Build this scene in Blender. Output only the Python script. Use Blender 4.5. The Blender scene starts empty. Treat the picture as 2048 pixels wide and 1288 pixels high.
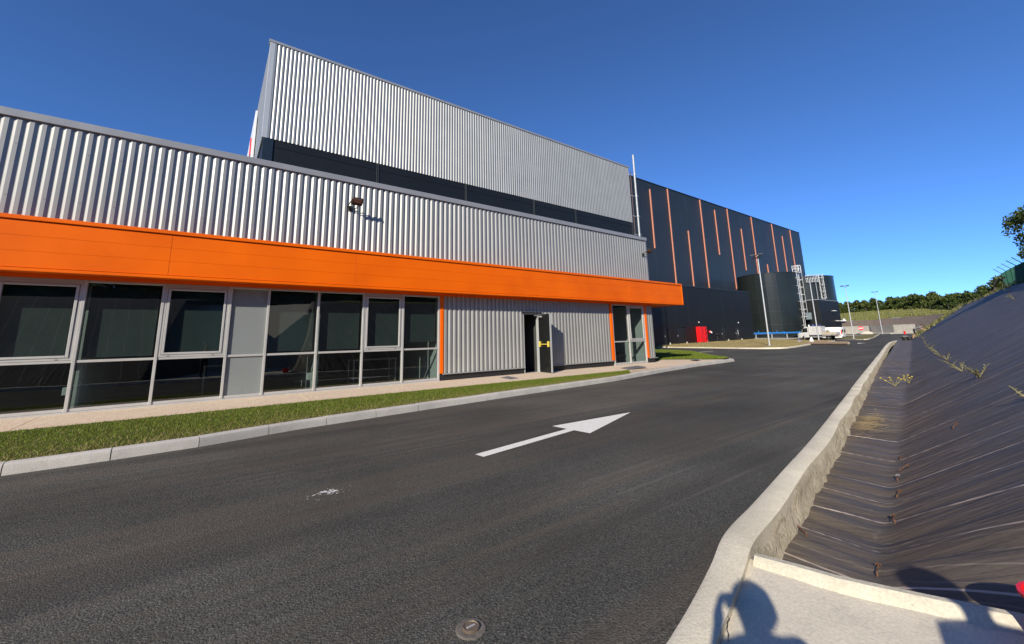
import bpy, bmesh, math, random
import numpy as np
from mathutils import Vector, Matrix, noise

random.seed(7); rng = np.random.default_rng(7)
R = math.radians
sc = bpy.context.scene
col = sc.collection

# ------------------------------------------------------------------ camera
cd = bpy.data.cameras.new('camera'); cam = bpy.data.objects.new('camera', cd); col.objects.link(cam)
CX = Vector((0.807316, -0.589646, -0.02362)); CYD = Vector((0.086982, 0.15849, -0.983522)); CF = Vector((0.583673, 0.791958, 0.179241))
M = Matrix.Identity(4)
for i in range(3):
    M[i][0] = CX[i]; M[i][1] = -CYD[i]; M[i][2] = -CF[i]
M[2][3] = 1.27
cam.matrix_world = M
cd.sensor_width = 36; cd.sensor_fit = 'HORIZONTAL'; cd.lens = 14.2615; cd.shift_y = -0.05604
cd.clip_start = 0.02; cd.clip_end = 6000
sc.camera = cam

# ------------------------------------------------------------------ light
SUN = Vector((1, 0.56, -0.58)).normalized()          # direction the light travels
world = bpy.data.worlds.new('World'); sc.world = world; world.use_nodes = True
wn = world.node_tree.nodes; wl = world.node_tree.links
for n in list(wn): wn.remove(n)
sky = wn.new('ShaderNodeTexSky'); sky.sky_type = 'NISHITA'; sky.sun_disc = False
sky.sun_elevation = math.asin(-SUN.z); sky.sun_rotation = math.atan2(-SUN.x, -SUN.y)
sky.altitude = 5000; sky.air_density = 1.2; sky.dust_density = 0.0; sky.ozone_density = 10.0
bg = wn.new('ShaderNodeBackground'); bg.inputs['Strength'].default_value = 0.145
wo = wn.new('ShaderNodeOutputWorld')
wl.new(sky.outputs[0], bg.inputs[0]); wl.new(bg.outputs[0], wo.inputs[0])
sd = bpy.data.lights.new('sun', 'SUN'); so = bpy.data.objects.new('sun', sd); col.objects.link(so)
sd.energy = 5.0; sd.angle = R(0.5); sd.color = (1.0, 0.91, 0.77)
so.rotation_euler = SUN.to_track_quat('-Z', 'Y').to_euler(); so.location = (-30, -20, 40)
sc.view_settings.view_transform = 'Standard'; sc.view_settings.look = 'None'
sc.view_settings.exposure = 0.35; sc.view_settings.gamma = 1.0; sc.view_settings.use_curve_mapping = False
sc.cycles.max_bounces = 8; sc.cycles.transparent_max_bounces = 16

# ------------------------------------------------------------------ helpers: materials
class NT:
    def __init__(s, name):
        s.m = bpy.data.materials.new(name); s.m.use_nodes = True
        s.n = s.m.node_tree.nodes; s.l = s.m.node_tree.links
        s.p = s.n['Principled BSDF']; s.out = s.n['Material Output']
        s.tc = None
    def node(s, t, **kw):
        n = s.n.new(t)
        for k, v in kw.items(): setattr(n, k, v)
        return n
    def co(s, scale=(1, 1, 1), rot=(0, 0, 0), uv=False):
        if not s.tc: s.tc = s.node('ShaderNodeTexCoord')
        mp = s.node('ShaderNodeMapping'); mp.inputs['Scale'].default_value = scale; mp.inputs['Rotation'].default_value = rot
        s.l.new(s.tc.outputs['UV' if uv else 'Object'], mp.inputs[0]); return mp.outputs[0]
    def noise(s, scale, detail=4, co=None, rough=.55, dist=0):
        n = s.node('ShaderNodeTexNoise'); n.inputs['Scale'].default_value = scale; n.inputs['Detail'].default_value = detail
        n.inputs['Roughness'].default_value = rough; n.inputs['Distortion'].default_value = dist
        s.l.new(co if co is not None else s.co(), n.inputs['Vector']); return n.outputs[0]
    def ramp(s, fac, stops):
        n = s.node('ShaderNodeValToRGB'); e = n.color_ramp.elements
        while len(e) < len(stops): e.new(0.5)
        for k, (p, c) in enumerate(stops):
            e[k].position = p; e[k].color = (c, c, c, 1) if not hasattr(c, '__len__') else (*c[:3], 1)
        s.l.new(fac, n.inputs[0]); return n.outputs[0]
    def mix(s, fac, a, b, mode='MIX'):
        n = s.node('ShaderNodeMix', data_type='RGBA', blend_type=mode)
        for sock, v in ((n.inputs[0], fac), (n.inputs[6], a), (n.inputs[7], b)):
            if hasattr(v, 'links') or hasattr(v, 'is_linked'): s.l.new(v, sock)
            elif hasattr(v, '__len__'): sock.default_value = (*v[:3], 1)
            else: sock.default_value = v if sock == n.inputs[0] else (v, v, v, 1)
        return n.outputs[2]
    def math(s, op, a, b=None):
        n = s.node('ShaderNodeMath', operation=op)
        for k, v in ((0, a), (1, b)):
            if v is None: continue
            if hasattr(v, 'links') or hasattr(v, 'is_linked'): s.l.new(v, n.inputs[k])
            else: n.inputs[k].default_value = v
        return n.outputs[0]
    def base(s, v):
        if hasattr(v, 'is_linked'): s.l.new(v, s.p.inputs['Base Color'])
        else: s.p.inputs['Base Color'].default_value = (*v[:3], 1)
    def bump(s, h, strength=.3, dist=.01):
        b = s.node('ShaderNodeBump'); b.inputs['Strength'].default_value = strength; b.inputs['Distance'].default_value = dist
        s.l.new(h, b.inputs['Height'])
        prev = s.p.inputs['Normal'].links
        if prev: s.l.new(prev[0].from_socket, b.inputs['Normal'])
        s.l.new(b.outputs[0], s.p.inputs['Normal'])
    def set(s, **kw):
        mp = dict(rough='Roughness', metal='Metallic', spec='Specular IOR Level', coat='Coat Weight')
        for k, v in kw.items():
            i = s.p.inputs[mp[k]]
            if hasattr(v, 'is_linked'): s.l.new(v, i)
            else: i.default_value = v
        return s.m

MATS = {}
def plain(name, c, rough=.5, metal=0., var=.12, scale=3., spec=.5, bump=0., bscale=60., grime=0.):
    if name in MATS: return MATS[name]
    t = NT(name)
    n = t.noise(scale, 5)
    d = t.ramp(n, [(.3, [x * (1 - var) for x in c]), (.7, [min(1, x * (1 + var)) for x in c])])
    if grime:
        g = t.ramp(t.noise(scale * 3.1, 6, rough=.7), [(.45, 0), (.75, grime)])
        d = t.mix(g, d, [x * .55 + .02 for x in c])
    t.base(d)
    r = t.ramp(t.noise(scale * 2.3, 3), [(.3, max(0, rough - .07)), (.7, min(1, rough + .07))])
    t.set(rough=r, metal=metal, spec=spec)
    if bump: t.bump(t.noise(bscale, 3), bump, .005)
    MATS[name] = t.m; return t.m

def m_asphalt():
    t = NT('asphalt')
    ang = (0, 0, R(-9))
    sp = t.ramp(t.noise(70, 4, rough=.85), [(.32, (.009, .009, .009)), (.47, (.050, .049, .046)), (.62, (.115, .112, .102)), (.76, (.26, .25, .23))])
    blot = t.ramp(t.noise(.5, 5), [(.3, .8), (.7, 1.2)])
    c = t.mix(1, sp, blot, 'MULTIPLY')
    st = t.noise(1.0, 5, t.co((.10, 3.2, 1), ang), .6)
    stm = t.ramp(st, [(.44, 0), (.56, .45), (.70, .8)])
    fine = t.noise(1.0, 4, t.co((.22, 14, 1), ang), .6)
    stm = t.mix(1, stm, t.ramp(fine, [(.3, .25), (.7, 1)]), 'MULTIPLY')
    c = t.mix(stm, c, (.105, .084, .068))
    st2 = t.ramp(t.noise(1.0, 5, t.co((.07, 1.3, 1), (0, 0, R(-13))), .55), [(.5, 0), (.7, .5)])
    c = t.mix(st2, c, (.022, .021, .021))
    dirt = t.ramp(t.noise(.35, 6, rough=.65), [(.52, 0), (.7, .32)])
    c = t.mix(dirt, c, (.085, .070, .056))
    c = t.mix(1, c, (1.10, 1.12, 1.06), 'MULTIPLY')
    big = t.ramp(t.noise(.22, 4, t.co((.5, 1.6, 1), ang), .5), [(.32, .72), (.62, 1.15)])
    c = t.mix(1, c, big, 'MULTIPLY')
    ln = t.ramp(t.noise(1.0, 3, t.co((.05, 7.0, 1), (0, 0, R(-11))), .5), [(.56, 0), (.65, .5), (.74, .1)])
    c = t.mix(t.math('MULTIPLY', ln, t.ramp(t.noise(.5, 3), [(.45, 0), (.65, 1)])), c, (.15, .135, .115))
    vo = t.node('ShaderNodeTexVoronoi'); vo.inputs['Scale'].default_value = 9; t.l.new(t.co(), vo.inputs['Vector'])
    fl = t.ramp(vo.outputs['Distance'], [(.035, 1), (.06, 0)])
    c = t.mix(t.math('MULTIPLY', fl, t.ramp(t.noise(1.3, 2), [(.52, 0), (.66, .7)])), c, (.32, .30, .26))
    t.base(c); t.set(rough=.85, spec=.22)
    t.bump(t.noise(80, 3), 1.0, .012)
    return t.m
def m_concrete(name, c, stain=(.2, .18, .15), bscale=55, bs=.2, streak=0):
    t = NT(name)
    a = t.ramp(t.noise(1.8, 6), [(.3, [x * .82 for x in c]), (.7, [x * 1.1 for x in c])])
    g = t.ramp(t.noise(70, 2), [(.3, .86), (.7, 1.08)])
    a = t.mix(1, a, g, 'MULTIPLY')
    s_ = t.ramp(t.noise(5.5, 7, rough=.7), [(.54, 0), (.74, .45)])
    a = t.mix(s_, a, stain)
    vo = t.node('ShaderNodeTexVoronoi'); vo.inputs['Scale'].default_value = 26; t.l.new(t.co(), vo.inputs['Vector'])
    a = t.mix(t.math('MULTIPLY', t.ramp(vo.outputs['Distance'], [(.05, .7), (.12, 0)]), t.ramp(t.noise(9, 2), [(.55, 0), (.6, 1)])), a, [x * .35 for x in c])
    t.base(a); t.set(rough=.85, spec=.3)
    t.bump(t.noise(bscale, 4), bs, .01)
    return t.m
def m_roughcast():
    t = NT('rough_cast_concrete')
    co = t.co((1, 1, .55))
    n = t.noise(26, 6, co, .7)
    a = t.ramp(n, [(.3, (.29, .25, .18)), (.52, (.55, .49, .37)), (.72, (.72, .66, .52))])
    a = t.mix(t.ramp(t.noise(3, 4), [(.45, 0), (.7, .5)]), a, (.28, .24, .16))
    t.base(a); t.set(rough=.9, spec=.2); t.bump(n, .9, .03); t.bump(t.noise(120, 2), .4, .01)
    return t.m
def m_pavement():
    t = NT('washed_aggregate')
    vo = t.node('ShaderNodeTexVoronoi'); vo.inputs['Scale'].default_value = 55; t.l.new(t.co(), vo.inputs['Vector'])
    n = t.node('ShaderNodeSeparateColor'); t.l.new(vo.outputs['Color'], n.inputs[0])
    a = t.ramp(n.outputs[0], [(0, (.34, .24, .155)), (.35, (.58, .455, .325)), (.7, (.68, .55, .41)), (1, (.80, .70, .55))])
    a = t.mix(.4, a, t.ramp(t.noise(1.1, 4), [(.3, (.58, .46, .335)), (.7, (.68, .56, .425))]))
    t.base(a); t.set(rough=.85, spec=.25); t.bump(vo.outputs['Distance'], .4, .006)
    return t.m
def m_soil(name, c1, c2, c3, sc1=.6):
    t = NT(name)
    a = t.ramp(t.noise(sc1, 8, rough=.65), [(.3, c1), (.5, c2), (.7, c3)])
    a = t.mix(.5, a, t.ramp(t.noise(25, 5, rough=.7), [(.3, c1), (.7, c3)]))
    t.base(a); t.set(rough=.95, spec=.1); t.bump(t.noise(30, 5), .6, .03)
    return t.m
def m_membrane(name, c_lo, c_hi, seam=True):
    t = NT(name)
    uv = t.co((1, 1, 1), uv=True)
    a = t.ramp(t.noise(1.1, 6, t.co((.9, .7, 1), (0, 0, R(20)), uv=True), .55), [(.25, c_lo), (.75, c_hi)])
    wv = t.noise(1.0, 2, t.co((300, 30, 1), uv=True))
    a = t.mix(1, a, t.ramp(wv, [(.3, .75), (.7, 1.25)]), 'MULTIPLY')
    dust = t.ramp(t.noise(2.3, 7, t.co((1.0, 2.2, 1), uv=True), .7), [(.60, 0), (.78, .5)])
    a = t.mix(dust, a, (.20, .165, .13))
    if seam:
        sx = t.node('ShaderNodeSeparateXYZ'); t.l.new(uv, sx.inputs[0])
        u = t.math('ADD', sx.outputs[0], t.math('MULTIPLY', sx.outputs[1], .30))
        u = t.math('ADD', u, t.math('MULTIPLY', t.noise(.55, 2, uv), .10))
        for per, w, st, colr in ((.155, .022, .42, (.26, .225, .195)), (.62, .009, .95, (.50, .41, .345))):
            f = t.math('FRACT', t.math('DIVIDE', u, per))
            d = t.math('ABSOLUTE', t.math('SUBTRACT', f, .5))
            k = t.ramp(d, [(0, st), (w, st), (w * 2.2, 0)])
            brk = t.ramp(t.noise(.8, 3, t.co((3.5, .35, 1), uv=True)), [(.34, .40), (.55, 1)])
            a = t.mix(t.math('MULTIPLY', k, brk), a, colr)
    t.base(a); t.set(rough=.62, spec=.34)
    t.bump(t.noise(1.0, 4, t.co((13, 1.0, 1), (0, 0, R(15)), uv=True), .45), .45, .045)
    t.bump(wv, .3, .002)
    return t.m
def m_leaf(name, stops, rough=.6, trans=.25):
    t = NT(name)
    g = t.node('ShaderNodeNewGeometry')
    c = t.ramp(g.outputs['Random Per Island'], stops)
    t.base(c); t.set(rough=rough, spec=.25)
    tr = t.node('ShaderNodeBsdfTranslucent'); t.l.new(c, tr.inputs[0])
    mx = t.node('ShaderNodeMixShader'); mx.inputs[0].default_value = trans
    t.l.new(t.p.outputs[0], mx.inputs[1]); t.l.new(tr.outputs[0], mx.inputs[2]); t.l.new(mx.outputs[0], t.out.inputs[0])
    return t.m
def m_glass(name, tint, refl=1.0):
    t = NT(name)
    lw = t.node('ShaderNodeLayerWeight'); lw.inputs[0].default_value = .5
    k = t.math('MULTIPLY', t.math('ADD', t.math('MULTIPLY', t.math('POWER', lw.outputs['Facing'], 5.0), .87), .095), refl)
    tr = t.node('ShaderNodeBsdfTransparent'); tr.inputs[0].default_value = (*tint, 1)
    gl = t.node('ShaderNodeBsdfGlossy'); gl.inputs['Roughness'].default_value = .004; gl.inputs[0].default_value = (.9, .95, .92, 1)
    bp = t.node('ShaderNodeBump'); bp.inputs['Strength'].default_value = .02; bp.inputs['Distance'].default_value = .05
    t.l.new(t.noise(.9, 2), bp.inputs['Height']); t.l.new(bp.outputs[0], gl.inputs['Normal'])
    mx = t.node('ShaderNodeMixShader'); t.l.new(k, mx.inputs[0])
    t.l.new(tr.outputs[0], mx.inputs[1]); t.l.new(gl.outputs[0], mx.inputs[2]); t.l.new(mx.outputs[0], t.out.inputs[0])
    return t.m
def m_orange():
    t = NT('orange_cladding')
    t.base(t.ramp(t.noise(.7, 4), [(.3, (.74, .112, .0)), (.7, (.88, .148, .0))]))
    t.set(rough=.5, spec=.18); t.bump(t.noise(55, 3), .25, .004); return t.m
def m_dark(name, c, rough, line=0, axis_z=True):
    t = NT(name)
    a = t.ramp(t.noise(.25, 5), [(.3, [x * .85 for x in c]), (.7, [x * 1.15 for x in c])])
    t.base(a); t.set(rough=rough, spec=.35)
    if line:
        w = t.node('ShaderNodeTexWave', wave_type='BANDS', bands_direction='Z' if axis_z else 'X', wave_profile='SIN')
        w.inputs['Scale'].default_value = line; t.l.new(t.co(), w.inputs['Vector']); t.bump(w.outputs['Fac'], .25, .02)
    t.bump(t.noise(.6, 3), .06, .05)
    return t.m

ASPH = m_asphalt()
KERB = m_concrete('kerb_concrete', (.47, .455, .42), (.30, .28, .24))
KERBW = m_concrete('cast_concrete', (.68, .62, .48), (.36, .33, .27), 40, .3)
BLOCK = m_concrete('precast_concrete', (.50, .475, .42), (.33, .30, .25), 30, .1)
ROUGH = m_roughcast()
PAVE = m_pavement()
VERGE = m_soil('verge_soil', (.05, .06, .015), (.08, .09, .025), (.13, .11, .05))
STRAWG = m_soil('straw_ground', (.20, .16, .07), (.33, .255, .12), (.44, .35, .18), .35)
GRAVEL = m_soil('pale_gravel', (.36, .33, .27), (.46, .42, .35), (.55, .51, .43), 2)
FIELD = m_soil('dry_grass_ground', (.075, .09, .022), (.13, .135, .04), (.24, .21, .085), .16)
MEMB = m_membrane('woven_ground_fabric', (.064, .052, .042), (.13, .106, .083))
MEMB2 = m_membrane('brown_ground_fabric', (.15, .115, .085), (.23, .175, .13), False)
def m_silver():
    t = NT('silver_cladding')
    t.base(t.ramp(t.noise(.8, 4), [(.3, (.30, .305, .295)), (.7, (.345, .35, .335))]))
    t.set(rough=.48, metal=.40, spec=.45); t.bump(t.noise(.9, 3, t.co((.3, 1, 4))), .05, .02); return t.m
SILV = m_silver()
TRIM = plain('grey_trim', (.30, .31, .32), .42, .2, .06, 1)
TRIML = plain('pale_trim', (.44, .46, .46), .4, .2, .05, 1)
ORNG = m_orange()
ALU = plain('window_aluminium', (.50, .495, .475), .42, .25, .05, 2)
GREYP = plain('grey_spandrel', (.215, .235, .235), .25, .0, .04, 1)
GLASS = m_glass('tinted_glass', (.44, .51, .495), 1.15)
GLASSV = m_glass('vehicle_glass', (.10, .12, .12), 1.6)
PLINTH = plain('black_plinth', (.016, .017, .018), .6, 0, .2, 4)
DARK1 = m_dark('anthracite_cladding', (.0185, .0240, .0270), .42, 9.0)
DARK2 = m_dark('black_cladding', (.008, .0092, .0095), .55, 14.0, False)
DARK3 = m_dark('anthracite_band', (.0095, .0115, .013), .45, 6.0)
TANKM = m_dark('tank_steel', (.0135, .018, .0175), .28)
DOORM = plain('door_black', (.010, .011, .011), .4, 0, .15, 3)
STRIPE = plain('salmon_strip', (.62, .24, .14), .5, 0, .06, 2)
GALV = plain('galvanised_steel', (.55, .57, .57), .42, .55, .10, 6)
WHITEP = plain('white_paint', (.76, .77, .76), .32, 0, .04, 2, grime=.12)
BLACKR = plain('black_rubber', (.012, .012, .012), .8, 0, .2, 9)
BLACKP = plain('black_plastic', (.02, .02, .02), .45, 0, .2, 9)
REDP = plain('red_paint', (.72, .008, .012), .38, 0, .06, 3)
BLUEP = plain('blue_pipe_paint', (.018, .19, .55), .4, 0, .08, 3)
BLUET = plain('blue_tarp', (.012, .03, .13), .6, 0, .25, 6)
RUST = plain('rusty_steel', (.13, .062, .035), .85, .2, .4, 40, bump=.5)
YELL = plain('yellow_bar', (.62, .50, .08), .4, 0, .05, 3)
ROADW = NT('road_paint')
_n = ROADW.ramp(ROADW.noise(45, 4, rough=.8), [(.36, (.34, .33, .30)), (.46, (.76, .75, .69))]); ROADW.base(_n); ROADW.set(rough=.75); ROADW.bump(ROADW.noise(140, 2), .4, .004); ROADW = ROADW.m
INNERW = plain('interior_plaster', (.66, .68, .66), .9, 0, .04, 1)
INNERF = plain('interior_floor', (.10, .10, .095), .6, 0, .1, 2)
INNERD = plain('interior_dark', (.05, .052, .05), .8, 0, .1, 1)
BLIND = plain('blind_slat', (.115, .145, .14), .6, 0, .05, 4)
WOODB = plain('bark', (.06, .045, .03), .9, 0, .3, 12, bump=.6)
BROWNR = plain('brown_fabric_roll', (.22, .165, .12), .85, 0, .2, 12, bump=.4)
GREENF = plain('green_fence_paint', (.006, .085, .05), .5, 0, .1, 4)
SKIN = plain('skin', (.45, .25, .17), .55, 0, .08, 30)
HAIR = plain('dark_hair', (.015, .011, .009), .6, 0, .3, 50)
CLOTHB = plain('black_cloth', (.013, .013, .015), .85, 0, .2, 20, bump=.3)
CLOTHG = plain('grey_cloth', (.17, .18, .19), .85, 0, .15, 20, bump=.3)
CLOTHN = plain('navy_cloth', (.02, .024, .035), .85, 0, .15, 20, bump=.3)
LAMPG = plain('lamp_lens', (.55, .54, .50), .2, 0, .05, 20)
SOILP = plain('load_soil', (.24, .19, .11), .95, 0, .35, 8, bump=.8, bscale=25)
SANDP = plain('pale_sand', (.56, .51, .42), .95, 0, .15, 4, bump=.6, bscale=25)

# ------------------------------------------------------------------ helpers: meshes
WL = {}
class MB:
    def __init__(s): s.v = []; s.f = []; s.mi = []; s.cur = 0
    def add(s, vs, fs):
        o = len(s.v); s.v += [tuple(p) for p in vs]
        for f in fs: s.f.append(tuple(i + o for i in f)); s.mi.append(s.cur)
        return s
    def box(s, x0, x1, y0, y1, z0, z1, rot=None, org=None):
        vs = [(x, y, z) for z in (z0, z1) for y in (y0, y1) for x in (x0, x1)]
        if rot is not None:
            o = Vector(org if org else (0, 0, 0)); vs = [o + rot @ (Vector(p) - o) for p in vs]
        return s.add(vs, [(0, 2, 3, 1), (4, 5, 7, 6), (0, 1, 5, 4), (2, 6, 7, 3), (0, 4, 6, 2), (1, 3, 7, 5)])
    def bbox(s, x0, x1, y0, y1, z0, z1, b=.01):                 # box with bevelled edges
        bm = bmesh.new(); bmesh.ops.create_cube(bm, size=1)
        for v in bm.verts: v.co = ((x0 + x1) / 2 + v.co.x * (x1 - x0), (y0 + y1) / 2 + v.co.y * (y1 - y0), (z0 + z1) / 2 + v.co.z * (z1 - z0))
        bmesh.ops.bevel(bm, geom=bm.edges[:], offset=b, segments=1, affect='EDGES')
        bm.verts.index_update(); s.add([v.co[:] for v in bm.verts], [[v.index for v in f.verts] for f in bm.faces]); bm.free(); return s
    def quad(s, a, b, c, d): return s.add([a, b, c, d], [(0, 1, 2, 3)])
    def poly(s, pts): return s.add(pts, [tuple(range(len(pts)))])
    def prism(s, pts, d):                                       # polygon pts (3d) extruded by vector d
        n = len(pts); d = Vector(d); top = [Vector(p) + d for p in pts]
        return s.add(list(pts) + top, [tuple(range(n))[::-1], tuple(range(n, 2 * n))] + [(i, (i + 1) % n, n + (i + 1) % n, n + i) for i in range(n)])
    def tube(s, path, r, n=8, caps=True):
        path = [Vector(p) for p in path]; rs = r if hasattr(r, '__len__') else [r] * len(path)
        rings = []
        up = None
        for i, p in enumerate(path):
            t = (path[min(i + 1, len(path) - 1)] - path[max(i - 1, 0)]).normalized()
            if up is None: up = Vector((0, 0, 1)) if abs(t.z) < .9 else Vector((1, 0, 0))
            a = t.cross(up).normalized(); b = t.cross(a).normalized(); up = -b if False else up
            rings.append([p + (a * math.cos(k * 2 * math.pi / n) + b * math.sin(k * 2 * math.pi / n)) * rs[i] for k in range(n)])
        vs = [q for r_ in rings for q in r_]; fs = []
        for i in range(len(path) - 1):
            for k in range(n): fs.append((i * n + k, i * n + (k + 1) % n, (i + 1) * n + (k + 1) % n, (i + 1) * n + k))
        if caps: fs += [tuple(range(n))[::-1], tuple((len(path) - 1) * n + k for k in range(n))]
        return s.add(vs, fs)
    def lathe(s, c, prof, n=16, axis='z'):
        vs = []; fs = []
        for r, h in prof:
            for k in range(n):
                a = k * 2 * math.pi / n; x, y = r * math.cos(a), r * math.sin(a)
                p = (x, y, h) if axis == 'z' else ((h, x, y) if axis == 'x' else (x, h, y))
                vs.append((c[0] + p[0], c[1] + p[1], c[2] + p[2]))
        for i in range(len(prof) - 1):
            for k in range(n): fs.append((i * n + k, i * n + (k + 1) % n, (i + 1) * n + (k + 1) % n, (i + 1) * n + k))
        fs += [tuple(range(n))[::-1], tuple((len(prof) - 1) * n + k for k in range(n))]
        return s.add(vs, fs)
    def loft(s, loops, closed=True, caps=True):
        n = len(loops[0]); vs = [p for l in loops for p in l]; fs = []
        for i in range(len(loops) - 1):
            for k in range(n if closed else n - 1): fs.append((i * n + k, i * n + (k + 1) % n, (i + 1) * n + (k + 1) % n, (i + 1) * n + k))
        if caps: fs += [tuple(range(n))[::-1], tuple((len(loops) - 1) * n + k for k in range(n))]
        return s.add(vs, fs)
    def build(s, name, mats, parent=None, smooth=False, uv=None):
        me = bpy.data.meshes.new(name)
        off = WL.get(parent.name, Vector((0, 0, 0))) if parent else Vector((0, 0, 0))
        vs = [(p[0] - off.x, p[1] - off.y, p[2] - off.z) for p in s.v] if off.length else s.v
        me.from_pydata(vs, [], s.f, shade_flat=True)
        if not isinstance(mats, (list, tuple)): mats = [mats]
        for m in mats: me.materials.append(m)
        if len(mats) > 1: me.polygons.foreach_set('material_index', s.mi)
        if smooth:
            me.polygons.foreach_set('use_smooth', [True] * len(me.polygons))
            if smooth != 'all':
                me.set_sharp_from_angle(angle=R(40))
        if uv is not None:
            l = me.uv_layers.new(name='UVMap'); idx = np.empty(len(me.loops), int); me.loops.foreach_get('vertex_index', idx)
            l.data.foreach_set('uv', np.asarray(uv, np.float32)[idx].ravel())
        me.update()
        o = bpy.data.objects.new(name, me); col.objects.link(o)
        if parent: o.parent = parent; WL[o.name] = WL.get(parent.name, Vector((0, 0, 0)))
        return o
def nmesh(name, V, F, mats, parent=None, uv=None, smooth=False, mi=None):   # numpy mesh, F is (n,k) array
    me = bpy.data.meshes.new(name); V = np.asarray(V, np.float32); F = np.asarray(F, np.int32); k = F.shape[1]
    if parent and parent.name in WL: V = V - np.array(WL[parent.name], np.float32)
    me.vertices.add(len(V)); me.vertices.foreach_set('co', V.ravel())
    me.loops.add(F.size); me.loops.foreach_set('vertex_index', F.ravel())
    me.polygons.add(len(F)); me.polygons.foreach_set('loop_start', np.arange(0, F.size, k, dtype=np.int32))
    for m in (mats if isinstance(mats, (list, tuple)) else [mats]): me.materials.append(m)
    if mi is not None: me.polygons.foreach_set('material_index', np.asarray(mi, np.int32))
    me.polygons.foreach_set('use_smooth', np.full(len(F), bool(smooth)))
    if uv is not None:
        l = me.uv_layers.new(name='UVMap'); l.data.foreach_set('uv', np.asarray(uv, np.float32)[F.ravel()].ravel())
    me.update(calc_edges=True); me.validate()
    o = bpy.data.objects.new(name, me); col.objects.link(o)
    if parent: o.parent = parent
    return o
def tag(o, label=None, cat=None, group=None, kind=None):
    if label: o['label'] = label
    if cat: o['category'] = cat
    if group: o['group'] = group
    if kind: o['kind'] = kind
    return o
def thing(name, loc, label, cat, group=None):
    o = bpy.data.objects.new(name, None); col.objects.link(o); o.location = loc; o.empty_display_size = .2
    WL[o.name] = Vector(loc); return tag(o, label, cat, group)
def dup(root, loc, rz=None, label=None, group=None):
    r = root.copy(); col.objects.link(r); r.location = loc
    if rz is not None: r.rotation_euler = (0, 0, rz)
    if label: r['label'] = label
    if group: r['group'] = group
    def rec(a, b):
        for ch in a.children:
            c = ch.copy(); col.objects.link(c); c.parent = b; rec(ch, c)
    rec(root, r); return r
def struct(o): o['kind'] = 'structure'; return o
def setting(name, loc):                                      # an Empty that parents the pieces of one part of the setting
    o = bpy.data.objects.new(name, None); col.objects.link(o); o.location = loc; WL[o.name] = Vector(loc); return struct(o)
def lerp(a, b, t): return a + (b - a) * t
def clamp(x, a=0., b=1.): return max(a, min(b, x))
def sstep(a, b, x): t = clamp((x - a) / (b - a)); return t * t * (3 - 2 * t)
def polyline_resample(pts, step):
    out = [Vector(pts[0])]; acc = 0
    for a, b in zip(pts[:-1], pts[1:]):
        a = Vector(a); b = Vector(b); L = (b - a).length; n = max(1, round(L / step))
        for k in range(1, n + 1): out.append(a.lerp(b, k / n))
    return out

def terr(X, Y):
    return -.29 + .0045 * max(0, X - 12) * min(1, max(.3, 1 - (Y - 8) / 28)) + .012 * max(0, min(X, 150) - 95)

# ================================================================== GROUND
S_ = 4000
g = MB(); g.quad((-S_, -S_, -.9), (S_, -S_, -.9), (S_, S_, -.9), (-S_, S_, -.9)); struct(g.build('ground', FIELD))
RK = [(-30, -3.9), (-6, .02), (0.2, 1.08), (1.89, 1.40), (2.63, 1.60), (3.10, 1.75), (3.83, 1.87), (4.94, 2.06), (6.74, 2.37), (10.69, 3.11), (16.8, 4.25), (26.8, 6.07), (43.4, 9.08), (52, 10.5), (55.5, 10.9), (58.3, 10.9), (60.0, 10.4), (61.0, 9.4), (61.6, 8.0), (62.5, 0), (63, -12)]
def catmull(pts, n=6):
    out = []
    for i in range(len(pts) - 1):
        p0, p1, p2, p3 = (np.array(pts[max(0, min(len(pts) - 1, k))], float) for k in (i - 1, i, i + 1, i + 2))
        t0 = 0.; t1 = t0 + np.linalg.norm(p1 - p0) ** .5 + 1e-6; t2 = t1 + np.linalg.norm(p2 - p1) ** .5; t3 = t2 + np.linalg.norm(p3 - p2) ** .5 + 1e-6
        for k in range(n):
            t = t1 + (t2 - t1) * k / n
            a1 = (t1 - t) / (t1 - t0) * p0 + (t - t0) / (t1 - t0) * p1; a2 = (t2 - t) / (t2 - t1) * p1 + (t - t1) / (t2 - t1) * p2; a3 = (t3 - t) / (t3 - t2) * p2 + (t - t2) / (t3 - t2) * p3
            b1 = (t2 - t) / (t2 - t0) * a1 + (t - t0) / (t2 - t0) * a2; b2 = (t3 - t) / (t3 - t1) * a2 + (t - t1) / (t3 - t1) * a3
            out.append(tuple((t2 - t) / (t2 - t1) * b1 + (t - t1) / (t2 - t1) * b2))
    return out + [tuple(pts[-1])]
RK = catmull(RK)
def rk_y(x):
    for a, c in zip(RK[:-1], RK[1:]):
        if a[0] <= x <= c[0]: return lerp(a[1], c[1], (x - a[0]) / (c[0] - a[0]))
    return RK[0][1]
xs = np.concatenate([np.arange(-30, 58, 1.0), np.arange(58, 63.01, .25), np.arange(64, 156, 3)])
V = []; ny = 30
for x in xs:
    y0 = rk_y(x) - .03 if x <= 63 else -32
    for k in range(ny + 1): y = lerp(y0, 60, (k / ny) ** 1.4); V.append((x, y, terr(x, y)))
F = [(i * (ny + 1) + j, (i + 1) * (ny + 1) + j, (i + 1) * (ny + 1) + j + 1, i * (ny + 1) + j + 1) for i in range(len(xs) - 1) for j in range(ny)]
struct(nmesh('road', V, F, ASPH, smooth=True))

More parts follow.
